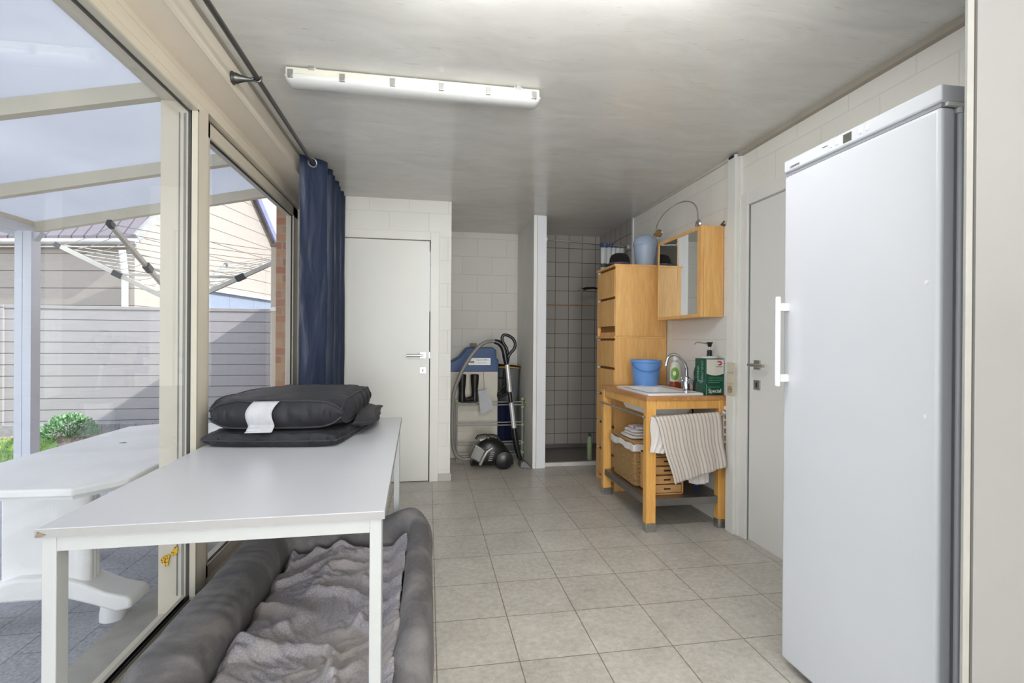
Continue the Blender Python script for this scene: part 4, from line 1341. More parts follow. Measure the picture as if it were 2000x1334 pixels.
tw3 = towel('cotton_rag', (1.55, 2.872, 0.725), (1.76, 2.872, 0.735), (1.60, 2.866, 0.305), (1.735, 2.866, 0.300), 'white_cloth', None, amp=0.003, seed=5, sag=0.012)
tag(tw3, 'pale cotton rag peeking out below the striped tea towel', 'cloth')
rk = thing('wire_rack', (1.862, 2.858, 0.54), 'small white slotted rack fixed to the right front leg of the washstand', 'rack')
q = MB()
for x in (1.842, 1.880): q.box(x-0.003, x+0.003, 2.858, 2.873, 0.535, 0.748)
for k in range(5): q.box(1.842, 1.880, 2.856, 2.874, 0.545+k*0.046, 0.556+k*0.046)
q.build('slats', 'plastic_w', rk, bevel=0.001)
Bx(1.846, 1.868, 2.852, 2.875, 0.752, 0.776).build('plastic_clip', 'plastic_w', rk, bevel=0.004)

# basket, cloths, drawer box
bk_ = thing('wicker_basket', (1.50, 3.33, 0.203), 'wicker basket with a white cloth liner on the washstand shelf', 'basket')
def taper(x0, x1, y0, y1, z0, z1, t, n=1):
    return MB().add([(x0+t, y0+t, z0), (x1-t, y0+t, z0), (x1-t, y1-t, z0), (x0+t, y1-t, z0), (x0, y0, z1), (x1, y0, z1), (x1, y1, z1), (x0, y1, z1)],
                    [(0, 3, 2, 1), (4, 5, 6, 7), (0, 1, 5, 4), (1, 2, 6, 5), (2, 3, 7, 6), (3, 0, 4, 7)])
taper(1.362, 1.655, 3.135, 3.535, 0.203, 0.485, 0.012).build('wicker_body', 'wicker', bk_, bevel=0.012, seg=3)
ln = MB()
ring_ = [(1.356, 3.129), (1.661, 3.129), (1.661, 3.541), (1.356, 3.541)]
def linf(u, v):
    s = (u*4) % 4; i = int(s) % 4; t = s-int(s)
    a, b = ring_[i], ring_[(i+1) % 4]
    x, y = lerp(a[0], b[0], t), lerp(a[1], b[1], t)
    cx, cy = 1.508, 3.335
    w_ = 1+0.012*math.sin(u*90)+0.015*(1-v)
    return (cx+(x-cx)*w_, cy+(y-cy)*w_, 0.490-0.045*(1-v)*(1+0.12*math.sin(u*34))-0.0+0.004*math.sin(u*60))
ln.grid(linf, 120, 6, closed_u=True)
ln.build('cloth_liner', 'white_cloth', bk_, solid=0.003)
q = taper(1.362, 1.655, 3.135, 3.535, 0.484, 0.505, 0.0); q.build('wicker_lid', 'wicker', bk_, bevel=0.008)
fz = 0.507
for k in range(4):
    hgt = 0.024
    cx, cy = 1.475+0.01*(k % 2), 3.32-0.012*k
    sx_, sy_ = 0.105-0.008*k, 0.125-0.014*k
    def cf(u, v, k=k, cx=cx, cy=cy, sx_=sx_, sy_=sy_, fz=fz, hgt=hgt):
        a = 2*PI*u; b = PI*(v-0.5)
        c_, s_ = math.cos(a), math.sin(a)
        sq = (abs(c_)**4+abs(s_)**4)**(-0.25)
        r_ = math.cos(b)**0.5 if math.cos(b) > 0 else 0
        wz = 0.004*fbm((u*9+k, v*4, k), 3)
        return (cx+sx_*c_*sq*r_*(1+0.03*math.sin(u*30+k)), cy+sy_*s_*sq*r_, fz+hgt/2+hgt/2*math.sin(b)+wz*r_)
    q = MB().grid(cf, 48, 12, closed_u=True)
    o = q.build('folded_cloth', 'printed' if k == 3 else 'white_cloth', smooth=True)
    nm = ['plain white folded cloth at the bottom of the pile on the basket', 'white folded cloth second from the bottom of the pile on the basket', 'white folded cloth just under the printed one on the basket', 'folded cloth with a pink and purple print on top of the basket pile'][k]
    tag(o, nm, 'cloth', 'folded cloths on the basket')
    fz += hgt*0.86
dw = thing('drawer_box', (1.51, 3.03, 0.203), 'small pale wooden box with little drawers on the washstand shelf', 'drawer box')
q = MB(); q.box(1.405, 1.415, 2.955, 3.125, 0.203, 0.455); q.box(1.612, 1.622, 2.955, 3.125, 0.203, 0.455); q.box(1.405, 1.622, 2.955, 3.125, 0.203, 0.212); q.box(1.405, 1.622, 2.955, 3.125, 0.447, 0.455); q.box(1.415, 1.612, 3.115, 3.125, 0.212, 0.447)
q.build('case', 'wood_box', dw, bevel=0.001)
for k in range(4):
    z = 0.214+k*0.0585
    d_ = Bx(1.417, 1.610, 2.960, 3.10, z, z+0.050).build('drawer', 'wood_box', dw, bevel=0.002)
    Bx(1.49, 1.535, 2.956, 2.961, z+0.020, z+0.030).build('finger_hole', 'ink', d_, bevel=0.002)
bh = MB().tube([(1.80, 3.10, 0.204), (1.80, 3.10, 0.40), (1.81, 3.12, 0.60), (1.78, 3.15, 0.68)], 0.013, 12)
tag(bh.build('water_hose', 'bluehose'), 'blue water hose rising behind the washstand shelf', 'hose')
bc = MB().tube([(1.74, 3.17, 0.80), (1.745, 3.10, 0.76), (1.74, 3.05, 0.72), (1.72, 3.06, 0.62)], 0.005, 10)
tag(bc.build('tap_hose', 'plastic_b'), 'thin black tap hose under the washstand top', 'hose')

# switches on the casing
sw = thing('light_switch', (1.845, 2.80, 0.86), 'ivory triple wall plate with two switches and a socket on the casing beside the door', 'switch')
Bx(1.841, 1.848, 2.757, 2.835, 0.853, 1.055).build('plate', 'switch', sw, bevel=0.003)
for z in (1.018, 0.953): Bx(1.836, 1.842, 2.769, 2.823, z-0.026, z+0.026).build('rocker', 'switch', sw, bevel=0.003)
so = MB().lathe([(0.023, 0), (0.023, -0.003), (0.019, -0.0035), (0.017, -0.001), (0.0, -0.001)], (1.841, 2.796, 0.889), 24, 'X')
soo = so.build('socket', plain('socket_brown_ring', rgb(168, 150, 120), 0.4), sw)
for dy in (-0.0095, 0.0095): MB().cyl((1.8395, 2.796+dy, 0.889), (1.8405, 2.796+dy, 0.889), 0.0028, 10).build('socket_hole', 'ink', soo)

# ------------------------------------------------------------------ shower
tr = thing('shower_tray', (1.48, 4.9, 0), 'low grey shower tray with a white front rim', 'shower tray')
q = MB(); q.box(1.078, XR-0.002, 4.56, 5.288, 0.0, 0.012); q.box(1.078, XR-0.002, 5.262, 5.288, 0.012, 0.050); q.box(1.078, 1.10, 4.56, 5.262, 0.012, 0.045)
q.build('basin', 'tray', tr, bevel=0.002)
Bx(1.080, XR-0.003, 4.520, 4.560, 0.0, 0.036).build('front_rim', 'rim', tr, bevel=0.004)
sr = thing('shower_rod', (1.48, 4.5, 2.1), 'thin chrome shower curtain rod across the shower opening', 'shower rod')
MB().cyl((1.073, 4.49, 2.122), (XR, 4.49, 2.084), 0.0085, 12).build('rod', 'chrome', sr)
MB().cyl((1.868, 4.49, 2.085), (XR, 4.49, 2.084), 0.018, 16).build('end_cap', 'plastic_w', sr)
MB().cyl((1.073, 4.49, 2.122), (1.082, 4.49, 2.1215), 0.018, 16).build('end_cap', 'plastic_w', sr)
M = Mat('banded_shower_curtain')
sp = M.new('ShaderNodeSeparateXYZ'); M.link(M.coord(), sp.inputs[0])
M.base(M.ramp(sp.outputs['Z'], [(0.0, rgb(212, 216, 212)), (0.70, rgb(60, 74, 66)), (0.745, rgb(214, 218, 216)), (0.80, rgb(84, 96, 90)), (0.815, rgb(222, 226, 226))]))
for e in M.n:
    if e.type == 'VALTORGB': e.color_ramp.interpolation = 'CONSTANT'
mp_ = [n for n in M.n if n.type == 'MAPPING'][0]; mp_.inputs['Scale'].default_value = (1, 1, 0.44)
M.set(0.5); MT['shower_curtain'] = M.m
scn = thing('shower_curtain', (1.68, 4.49, 0.06), 'white shower curtain with dark bands bunched behind the beech chest', 'shower curtain')
def scf(u, v):
    x = lerp(1.60, 1.83, u)
    return (x+0.01*math.sin(u*70), 4.475+0.028*math.sin(u*2*PI*5)*(1-0.5*v)+0.0, lerp(0.06, 2.066, v))
MB().grid(scf, 100, 12).build('cloth', 'shower_curtain', scn, solid=0.001)
for x in (1.605, 1.625, 1.665, 1.695, 1.72):
    zr = 2.122-(x-1.073)/(0.812)*0.038
    MB().tube([(x, 4.49+0.017*math.cos(a), zr-0.004+0.020*math.sin(a)) for a in [2*PI*k/16 for k in range(16)]], 0.0055, 8, closed=True).build('curtain_ring', plain('blue_ring', rgb(58, 92, 150), 0.4), scn)
sh_ = thing('hand_shower', (1.66, 4.95, 1.70), 'black and chrome hand shower head on its wall bracket', 'shower head')
MB().tube([(1.882, 4.95, 1.70), (1.78, 4.95, 1.722), (1.69, 4.95, 1.735), (1.61, 4.95, 1.728), (1.565, 4.95, 1.712)], [0.010, 0.010, 0.012, 0.014, 0.016], 14).build('arm', 'plastic_b', sh_)
MB().lathe([(0.012, 0.02), (0.038, 0.008), (0.044, -0.004), (0.040, -0.010), (0, -0.012)], (1.565, 4.95, 1.704), 24).build('spray_plate', 'chrome', sh_)
bo = thing('shampoo_bottle', (1.475, 4.585, 0.012), 'green shampoo bottle on the shower tray beside the chest', 'bottle')
MB().lathe([(0.022, 0.0), (0.024, 0.01), (0.024, 0.20), (0.014, 0.225)], (1.545, 4.60, 0.036), 20).build('body', plain('pale_green_bottle', rgb(150, 168, 130), 0.35), bo)
MB().lathe([(0.013, 0.225), (0.013, 0.265), (0, 0.266)], (1.545, 4.60, 0.036), 16).build('cap', 'plastic_dg', bo)

# ------------------------------------------------------------------ niche: softener, boots, rack, vacuum
so_ = thing('water_softener', (0.42, 5.1, 0), 'cream water softener cabinet with a bright blue moulded lid in the back niche', 'water softener')
Bx(0.195, 0.700, 4.985, 5.33, 0.0, 0.872).build('cabinet', 'cream_plastic', so_, bevel=0.008)
pl = [(0.192, 0.865), (0.704, 0.865), (0.704, 0.985), (0.682, 1.0), (0.680, 1.082), (0.645, 1.108), (0.41, 1.108), (0.385, 1.096), (0.315, 1.012), (0.250, 0.972), (0.192, 0.962)]
MB().prism(pl, 'Y', 4.975, 5.335).build('lid', 'blue_plastic', so_, bevel=0.006)
lb_ = MB(); lb_.prism([(0.400, 0.933), (0.622, 0.933), (0.622, 1.004), (0.418, 1.004), (0.400, 0.985)], 'Y', 4.972, 4.976)
lbo = lb_.build('label', 'white_print', so_)
MB().text('AquaComfPlus', 0.021, lambda x, y, z: (0.540+x, 4.9715-z, 0.984+y)).build('lettering', 'ink', lbo, smooth=False)
MB().text('051 30 76 08', 0.016, lambda x, y, z: (0.535+x, 4.9715-z, 0.955+y)).build('lettering', 'inkgrey', lbo, smooth=False)
q = MB()
for dx in (-0.012, 0.012): q.tube([(0.432+dx+0.011*math.cos(a), 4.9715, 0.963+0.008*math.sin(a)) for a in [2*PI*k/12 for k in range(12)]], 0.0032, 6, closed=True)
q.build('eye_mark', 'ink', lbo)
tag(Bx(0.432, 0.500, 5.15, 5.21, 1.109, 1.150).build('wood_block', 'brown_board', bevel=0.002), 'small brown wood block on top of the blue softener lid', 'wood block')

dr_ = thing('drying_rack', (0.62, 4.86, 0), 'folded grey metal rack with green joints leaning in the back niche', 'rack')
RY = 4.86
for x in (0.278, 0.930): MB().tube([(x, RY, 0.0), (x, RY, 0.60)], 0.0095, 10).build('side_post', 'plastic_g', dr_)
MB().tube([(0.962, RY+0.02, 0.0), (0.965, RY+0.02, 0.58), (0.945, RY+0.01, 0.605)], 0.0085, 10).build('side_post', 'plastic_g', dr_)
for z in (0.545, 0.345, 0.155, 0.055):
    q = MB()
    for dz in (0.0, 0.028): q.cyl((0.278, RY-0.01, z+dz), (0.93, RY-0.01, z+dz), 0.0055, 10)
    q.build('rung', plain('satin_rung', rgb(150, 148, 144), 0.45, 0.4), dr_)
for (x, z) in ((0.278, 0.59), (0.93, 0.60), (0.93, 0.52), (0.93, 0.345), (0.93, 0.17), (0.965, 0.57), (0.93, 0.07)):
    MB().lathe([(0.0, -0.016), (0.015, -0.014), (0.017, 0), (0.015, 0.014), (0, 0.016)], (x, RY-0.004, z), 14, 'Y').build('joint', 'green_joint', dr_)

def boot(cx, face, label, lean=0.0):
    ro = thing('rubber_boot', (cx, RY-0.01, 0.574), label, 'boot', 'pair of black rubber boots on the rack')
    zb = 0.582
    q = MB()
    prof = [(0.0, 0.034, 0.040), (0.04, 0.034, 0.042), (0.08, 0.030, 0.036), (0.12, 0.031, 0.036), (0.17, 0.037, 0.042), (0.22, 0.040, 0.044), (0.262, 0.042, 0.046), (0.265, 0.038, 0.042), (0.20, 0.034, 0.038)]
    vs_, fs, n = [], [], 24
    for (h, a, b) in prof:
        for k in range(n):
            t = 2*PI*k/n
            vs_.append((cx+lean*h+a*math.cos(t), RY-0.012+b*math.sin(t), zb+h))
    for i in range(len(prof)-1):
        for k in range(n): fs.append((i*n+k, i*n+(k+1) % n, (i+1)*n+(k+1) % n, (i+1)*n+k))
    q.add(vs_, fs); q.build('shaft', 'rubber', ro)
    q = MB()
    def ff(u, v):
        t = 2*PI*u; L = v
        ctr = Vector((cx-0.02*face*0+face*L*0.115, RY-0.012-0.035*L, zb+0.030-0.010*L))
        r_ = 0.036*(1-0.15*L)*(1 if L < 0.85 else math.sqrt(max(0.02, 1-((L-0.85)/0.15)**2)))
        return (ctr.x, ctr.y+r_*math.cos(t), ctr.z+r_*0.85*math.sin(t))
    q.grid(ff, 20, 12, closed_u=True); q.build('foot', 'rubber', ro)
    q = MB(); q.prism([(cx-0.036*face, RY-0.05), (cx-0.036*face, RY+0.025), (cx+face*0.10, RY-0.005), (cx+face*0.125, RY-0.04), (cx+face*0.09, RY-0.082)], 'Z', 0.5745, 0.590)
    q.build('sole', 'plastic_dg', ro, bevel=0.003)
boot(0.328, 0.35, 'left one of the two black rubber boots on the rack')
boot(0.452, -0.75, 'right one of the two black rubber boots, its toe pointing to the other')
pa = thing('paper_sheet', (0.57, 4.83, 0.46), 'white paper sheet hanging on a string before the softener cabinet', 'paper')
q = MB(); q.add([(0.487, 4.835, 0.684), (0.572, 4.835, 0.702), (0.640, 4.826, 0.520), (0.508, 4.826, 0.456)], [(0, 1, 2, 3)]); q.build('sheet', 'tag', pa, solid=0.001, smooth=False)
MB().tube([(0.552, 4.97, 0.86), (0.548, 4.90, 0.76), (0.545, 4.836, 0.697)], 0.0018, 6).build('string', 'ink', pa)
bn2 = thing('waste_bin', (0.83, 5.15, 0), 'tall smoky grey bin with a yellow and black cord round its rim, behind the rack', 'bin')
MB().lathe([(0.0, 0.002), (0.085, 0.0), (0.088, 0.01), (0.128, 0.875), (0.133, 0.89), (0.126, 0.89), (0.10, 0.3), (0.08, 0.02), (0.0, 0.018)], (0.822, 5.17, 0.0), 32).build('body', 'greybin', bn2)
MB().tube([(0.822+0.137*math.cos(a), 5.17+0.137*math.sin(a), 0.895+0.012*math.cos(a*1+2)) for a in [2*PI*k/32 for k in range(32)]], 0.0085, 8, closed=True).build('yellow_cord', 'yellow', bn2)
MB().tube([(0.822+0.142*math.cos(a), 5.17+0.142*math.sin(a), 0.912+0.018*math.cos(a*1+2.4)) for a in [2*PI*k/32 for k in range(32)]], 0.010, 8, closed=True).build('black_cord', 'plastic_b', bn2)
st_ = MB()
st_.tube([(0.775, 5.0, 0.89), (0.770, 4.985, 0.80), (0.762, 4.98, 0.66), (0.768, 4.985, 0.63)], [0.018, 0.022, 0.022, 0.012], 8)
st_.tube([(0.700, 4.97, 0.800), (0.77, 4.97, 0.802), (0.79, 4.98, 0.79)], 0.008, 8)
st_.tube([(0.700, 4.97, 0.655), (0.74, 4.97, 0.70), (0.79, 4.97, 0.74)], 0.011, 8)
st_.tube([(0.70, 4.96, 0.60), (0.78, 4.95, 0.64), (0.83, 4.96, 0.685)], 0.014, 8)
st_.tube([(0.70, 4.97, 0.66), (0.695, 4.965, 0.62), (0.705, 4.96, 0.59)], 0.007, 8)
tag(st_.build('carrying_straps', 'plastic_b'), 'tangle of black straps hanging in front of the grey bin', 'straps')
ov = MB()
def ovf(u, v):
    return (lerp(0.70, 0.86, u), 4.985+0.018*math.sin(u*16)+0.006*math.sin(v*9), lerp(0.16, 0.56, v))
ov.grid(ovf, 24, 16)
tag(ov.build('work_trousers', 'blue_cloth', solid=0.004), 'dark blue work trousers hanging low between softener and rack', 'trousers')

# vacuum cleaner
vc = thing('vacuum_cleaner', (0.59, 4.60, 0), 'black and silver canister vacuum cleaner with its hose and tube standing in the niche', 'vacuum cleaner')
q = MB()
def vb(u, v):
    # lofted body along X
    x = lerp(0.395, 0.79, v)
    a = 2*PI*u
    hz = [0.055, 0.090, 0.118, 0.128, 0.130, 0.125, 0.115, 0.098, 0.070, 0.035]
    t = v*9; i = min(8, int(t)); h = lerp(hz[i], hz[i+1], t-i)
    wy = 0.115*(math.sin(PI*min(max(v, 0.04), 0.96)))**0.35
    ca, sa = math.cos(a), math.sin(a)
    sq = (abs(ca)**3+abs(sa)**3)**(-1/3)
    return (x, 4.60+wy*ca*sq, 0.020+h+h*sa*sq)
q.grid(vb, 32, 27, closed_u=True); q.f.append(tuple(range(32))[::-1]); q.f.append(tuple(27*32+i for i in range(32)))
q.build('body', 'plastic_b', vc)
dc = MB(); dc.tube([(0.405, 4.535, 0.155), (0.50, 4.535, 0.10)], [0.062, 0.050], 24)
dc.v = [v+Vector((0, 0, 0.0)) for v in dc.v]
MB().add([(0.372, 4.49, 0.115), (0.470, 4.475, 0.065), (0.525, 4.475, 0.185), (0.425, 4.49, 0.240), (0.372, 4.60, 0.115), (0.470, 4.60, 0.065), (0.525, 4.60, 0.185), (0.425, 4.60, 0.240)],
         [(0, 3, 2, 1), (4, 5, 6, 7), (0, 1, 5, 4), (1, 2, 6, 5), (2, 3, 7, 6), (3, 0, 4, 7)]).build('dust_cup', plain('smoky_silver_cup', rgb(120, 120, 116), 0.2, 0.5), vc, bevel=0.012, seg=3)
MB().tube([(0.47, 4.468, 0.055), (0.495, 4.466, 0.11), (0.53, 4.468, 0.17), (0.585, 4.475, 0.205)], [0.014, 0.016, 0.016, 0.012], 12).build('silver_trim', plain('silver_plastic', rgb(158, 158, 156), 0.3, 0.4), vc)
q = MB()
for k in range(5): q.box(0.545+0.006*k, 0.580+0.006*k, 4.478, 4.486, 0.085+0.018*k, 0.094+0.018*k)
q.build('vent_slots', 'plastic_g', vc)
MB().lathe([(0.0, -0.030), (0.055, -0.030), (0.078, -0.022), (0.082, -0.008), (0.082, 0.012), (0.0, 0.012)], (0.695, 4.50, 0.084), 36, 'Y').build('wheel', 'rubber', vc)
MB().lathe([(0.0, -0.034), (0.040, -0.033), (0.056, -0.028), (0.0, -0.028)], (0.695, 4.50, 0.084), 36, 'Y').build('wheel_hub', 'plastic_b', vc)
MB().lathe([(0.0, 0.0), (0.012, 0.001), (0.014, 0.01), (0.010, 0.018), (0, 0.02)], (0.555, 4.57, 0.262), 16).build('power_button', 'lime', vc)
q = MB().tube([(0.445, 4.60, 0.262), (0.46, 4.60, 0.290), (0.52, 4.60, 0.300), (0.60, 4.60, 0.296), (0.64, 4.60, 0.285), (0.67, 4.60, 0.24)], 0.012, 10)
q.build('carry_handle', 'plastic_b', vc)
MB().cyl((0.475, 4.585, 0.255), (0.535, 4.585, 0.262), 0.034, 20).build('filter_cap', plain('beige_smoke_plastic', rgb(120, 116, 104), 0.25), vc)
hz = [(0.624, 1.171), (0.58, 1.174), (0.537, 1.166), (0.49, 1.142), (0.451, 1.108), (0.41, 1.058), (0.371, 1.003), (0.328, 0.930), (0.288, 0.846), (0.255, 0.760), (0.234, 0.68), (0.226, 0.56), (0.222, 0.443), (0.224, 0.33), (0.230, 0.229), (0.245, 0.160), (0.270, 0.112), (0.31, 0.085), (0.36, 0.078), (0.42, 0.09)]
hz = [spl(hz, k/150) for k in range(151)]
pts = [(p[0], 4.60+0.0*k, p[1]) for k, p in enumerate(hz)]
MB().tube(pts, [0.0185 if k % 2 else 0.0165 for k in range(151)], 12).build('hose', plain('grey_hose', rgb(128, 126, 122), 0.4, var=0.06), vc)
MB().tube([(0.612, 4.60, 1.172), (0.650, 4.60, 1.162), (0.685, 4.60, 1.130), (0.705, 4.60, 1.085), (0.716, 4.60, 1.02), (0.728, 4.60, 0.955)], [0.024, 0.026, 0.027, 0.028, 0.029, 0.024], 14).build('hose_handle', 'plastic_b', vc)
MB().tube([spl([(0.725, 1.04), (0.742, 1.08), (0.715, 1.13), (0.690, 1.165), (0.682, 1.205), (0.702, 1.233), (0.745, 1.226), (0.788, 1.196), (0.808, 1.150), (0.800, 1.100), (0.765, 1.066), (0.742, 1.03), (0.735, 0.97)], k/48) for k in range(49)] if False else
          [(p[0], 4.60, p[1]) for p in [spl([(0.722, 1.00), (0.735, 1.06), (0.722, 1.115), (0.697, 1.155), (0.682, 1.20), (0.700, 1.233), (0.745, 1.226), (0.788, 1.196), (0.808, 1.150), (0.798, 1.105), (0.768, 1.068), (0.745, 1.03), (0.735, 0.96)], k/48) for k in range(49)]], 0.0145, 12).build('loop_grip', 'plastic_b', vc)
MB().tube([(0.731, 4.60, 0.97), (0.764, 4.60, 0.674), (0.803, 4.60, 0.344)], 0.021, 16).build('tube', plain('pale_metal_tube', rgb(205, 204, 202), 0.3, 0.4), vc)
MB().tube([(0.755, 4.592, 0.70), (0.768, 4.59, 0.60)], 0.022, 14).build('tube_latch', 'plastic_b', vc)
MB().tube([(0.801, 4.60, 0.36), (0.808, 4.60, 0.30), (0.827, 4.60, 0.189), (0.850, 4.60, 0.10), (0.870, 4.60, 0.055)], [0.022, 0.027, 0.027, 0.024, 0.020], 14).build('lower_tube', 'plastic_b', vc)
MB().add([(0.845, 4.50, 0.002), (0.955, 4.47, 0.002), (0.955, 4.62, 0.002), (0.845, 4.66, 0.002), (0.855, 4.52, 0.050), (0.895, 4.52, 0.062), (0.905, 4.62, 0.060), (0.855, 4.64, 0.05), ],
         [(0, 3, 2, 1), (4, 5, 6, 7), (0, 1, 5, 4), (1, 2, 6, 5), (2, 3, 7, 6), (3, 0, 4, 7)]).build('floor_nozzle', plain('grey_nozzle', rgb(104, 104, 106), 0.35), vc, bevel=0.008, seg=3)

# ------------------------------------------------------------------ outside
GZ = -0.07
struct(Bx(-9.0, -1.13, -7.0, 5.55, GZ-0.1, GZ), 'ground_paving', 'pavers')
struct(Bx(-24.0, 6.0, 5.55, 40.0, GZ-0.1, GZ-0.012), 'ground_soil', 'soil')
struct(Bx(-24.0, -9.0, -4.0, 5.55, GZ-0.1, GZ-0.012), 'ground_soil_side', 'soil')
# lawn
lw_ = MB()
rnd = random.Random(4)
lawn_poly = lambda x, y: (x < -3.55 and 5.2 < y < 6.9 and (x < -4.35 or y < 6.15 or True) and (x+y*0.4 < -1.55))
lw_.prism([(-8.5, 5.0), (-3.6, 5.0), (-4.2, 6.5), (-4.6, 7.05), (-8.5, 7.05)], 'Z', GZ-0.01, GZ+0.006)
for i in range(9000):
    x = rnd.uniform(-6.6, -3.5); y = rnd.uniform(5.0, 7.0)
    if x > -3.6-(y-5.0)*0.45: continue
    a = rnd.uniform(0, 2*PI); h = rnd.uniform(0.02, 0.055); w = 0.004
    dx, dy = math.cos(a)*w, math.sin(a)*w
    lx, ly = rnd.uniform(-.02, .02), rnd.uniform(-.02, .02)
    lw_.add([(x-dx, y-dy, GZ), (x+dx, y+dy, GZ), (x+lx, y+ly, GZ+h)], [(0, 1, 2)])
o = lw_.build('lawn', 'grass', origin=(-5, 6, GZ), smooth=False, fix=False)
tag(o, 'strip of green lawn beyond the paved terrace', 'grass', kind='stuff')
# gravel bed
gv = MB()
for i in range(900):
    x = rnd.uniform(-5.2, -2.4); y = rnd.uniform(6.5, 7.2)
    s = rnd.uniform(0.008, 0.03)
    gv.add([(x-s, y, GZ-0.012), (x, y-s, GZ-0.012), (x+s, y, GZ-0.012), (x, y+s, GZ-0.012), (x+s*.3, y, GZ+s*0.7)], [(0, 1, 4), (1, 2, 4), (2, 3, 4), (3, 0, 4)])
o = gv.build('bark_chips', plain('bark_chips', rgb(168, 150, 138), 0.95, var=0.25, vscale=12), origin=(-4, 6.9, GZ), smooth=False)
tag(o, 'loose pale bark chips along the foot of the fence', 'bark chips', kind='stuff')
# kerb planks
fence_y = 7.40
kb = thing('garden_edging', (-3.7, 7.3, GZ), 'low edging of upright grey concrete slabs in front of the fence', 'edging')
for k in range(30):
    x = -6.6+k*0.2
    Bx(x+0.003, x+0.197, 7.28, 7.33, GZ-0.02, 0.055).build('slab', 'concrete', kb, bevel=0.004)
# fence
fn = thing('fence', (-4.0, fence_y, GZ), 'pale grey board fence between the terrace and the neighbouring house', 'fence')
xs = [-9.6, -7.6, -5.44, -3.565, -1.70, 0.2]
for i in range(len(xs)-1):
    Bx(xs[i]+0.012, xs[i+1]-0.012, fence_y, fence_y+0.05, GZ, 1.555).build('fence_panel', 'fence', fn)
    Bx(xs[i]+0.005, xs[i+1]-0.005, fence_y-0.012, fence_y+0.062, 1.555, 1.60).build('top_rail', plain('fence_rail', rgb(156, 152, 152), 0.5), fn, bevel=0.004)
for i in (1, 2):
    x = xs[i]
    q = MB(); q.box(x-0.05, x+0.05, fence_y-0.03, fence_y+0.06, GZ, 1.60); q.box(x-0.02, x+0.02, fence_y-0.04, fence_y, GZ, 1.60)
    q.build('fence_post', 'fence', fn)
Bx(-9.6, 0.2, fence_y-0.03, fence_y+0.07, GZ-0.02, 0.05).build('base_slab', 'concrete', fn)

# bush
bs2 = thing('garden_bush', (-4.35, 6.95, GZ), 'small leafy green shrub growing at the foot of the fence', 'shrub')
q = MB()
for i in range(1500):
    a = rnd.uniform(0, 2*PI); b = rnd.uniform(0.0, PI/2); r_ = rnd.uniform(0.6, 1)**0.5
    p = Vector((-4.36+0.30*r_*math.cos(a)*math.cos(b), 6.95+0.22*r_*math.sin(a)*math.cos(b), GZ+0.02+0.27*r_*math.sin(b)))
    d = Vector((math.cos(a)*math.cos(b), math.sin(a)*math.cos(b), math.sin(b)+0.4)).normalized()
    d = (d+Vector((rnd.uniform(-.6, .6), rnd.uniform(-.6, .6), rnd.uniform(-.3, .6)))).normalized()
    s_ = d.cross(Vector((rnd.uniform(-1, 1), rnd.uniform(-1, 1), rnd.uniform(-1, 1)))).normalized()
    L = rnd.uniform(0.03, 0.055); W = L*0.24
    q.add([p, p+d*L*0.5+s_*W, p+d*L, p+d*L*0.5-s_*W], [(0, 1, 2, 3)])
q.build('foliage', 'leaf', bs2, smooth=False, fix=False)
q = MB()
for i in range(12):
    a = 2*PI*i/12
    q.tube([(-4.36, 6.95, GZ), (-4.36+0.12*math.cos(a), 6.95+0.1*math.sin(a), GZ+0.16)], [0.006, 0.002], 5)
q.build('stems', plain('green_stems', rgb(96, 110, 70), 0.7), bs2)

# canopy
def rz_(x): return 2.6+0.22*(x+1.15)
cp = thing('patio_canopy', (-2.2, 1.5, GZ), 'lean-to patio canopy with cream rafters and opal roof sheets outside the window', 'canopy')
raft = [-2.0, -1.0, 0.0, 1.0, 1.97, 2.965, 3.985, 4.82]
for y in raft:
    w = 0.055
    x0, x1 = -3.34, -1.14
    q = MB().beam((x0, y, rz_(x0)-0.02), (x1, y, rz_(x1)-0.02), w, 0.085)
    q.build('rafter', 'canopy', cp, bevel=0.002)
for i in range(len(raft)-1):
    q = MB()
    y0, y1 = raft[i]+0.01, raft[i+1]-0.01
    x0, x1 = -3.40, -1.14
    q.add([(x0, y0, rz_(x0)+0.028), (x1, y0, rz_(x1)+0.028), (x1, y1, rz_(x1)+0.028), (x0, y1, rz_(x0)+0.028), (x0, y0, rz_(x0)+0.040), (x1, y0, rz_(x1)+0.040), (x1, y1, rz_(x1)+0.040), (x0, y1, rz_(x0)+0.040)],
          [(0, 3, 2, 1), (4, 5, 6, 7), (0, 1, 5, 4), (1, 2, 6, 5), (2, 3, 7, 6), (3, 0, 4, 7)])
    q.build('roof_sheet', 'poly', cp, smooth=False)
q = MB(); q.box(-3.43, -3.27, -2.1, 4.86, 2.035, 2.115); q.build('outer_beam', 'post', cp, bevel=0.004)
q = MB(); q.box(-3.45, -3.28, -2.1, 4.88, 2.112, 2.16); q.build('gutter', 'canopy', cp, bevel=0.008)
q = MB(); q.box(-1.2, -1.131, -2.1, 4.86, 2.38, 2.60); q.build('wall_plate', 'canopy', cp)
for y in (4.60, 1.2):
    q = MB(); q.box(-3.285, -3.232, y, y+0.10, GZ, 2.04); q.box(-3.228, -3.168, y, y+0.10, GZ, 2.04); q.box(-3.235, -3.225, y+0.006, y+0.094, GZ, 2.04); q.build('post', 'post', cp)
q = MB(); q.prism([(-3.168, 2.036), (-3.115, 2.036), (-3.168, 1.965)], 'Y', 4.62, 4.68); q.build('corner_bracket', 'post', cp)

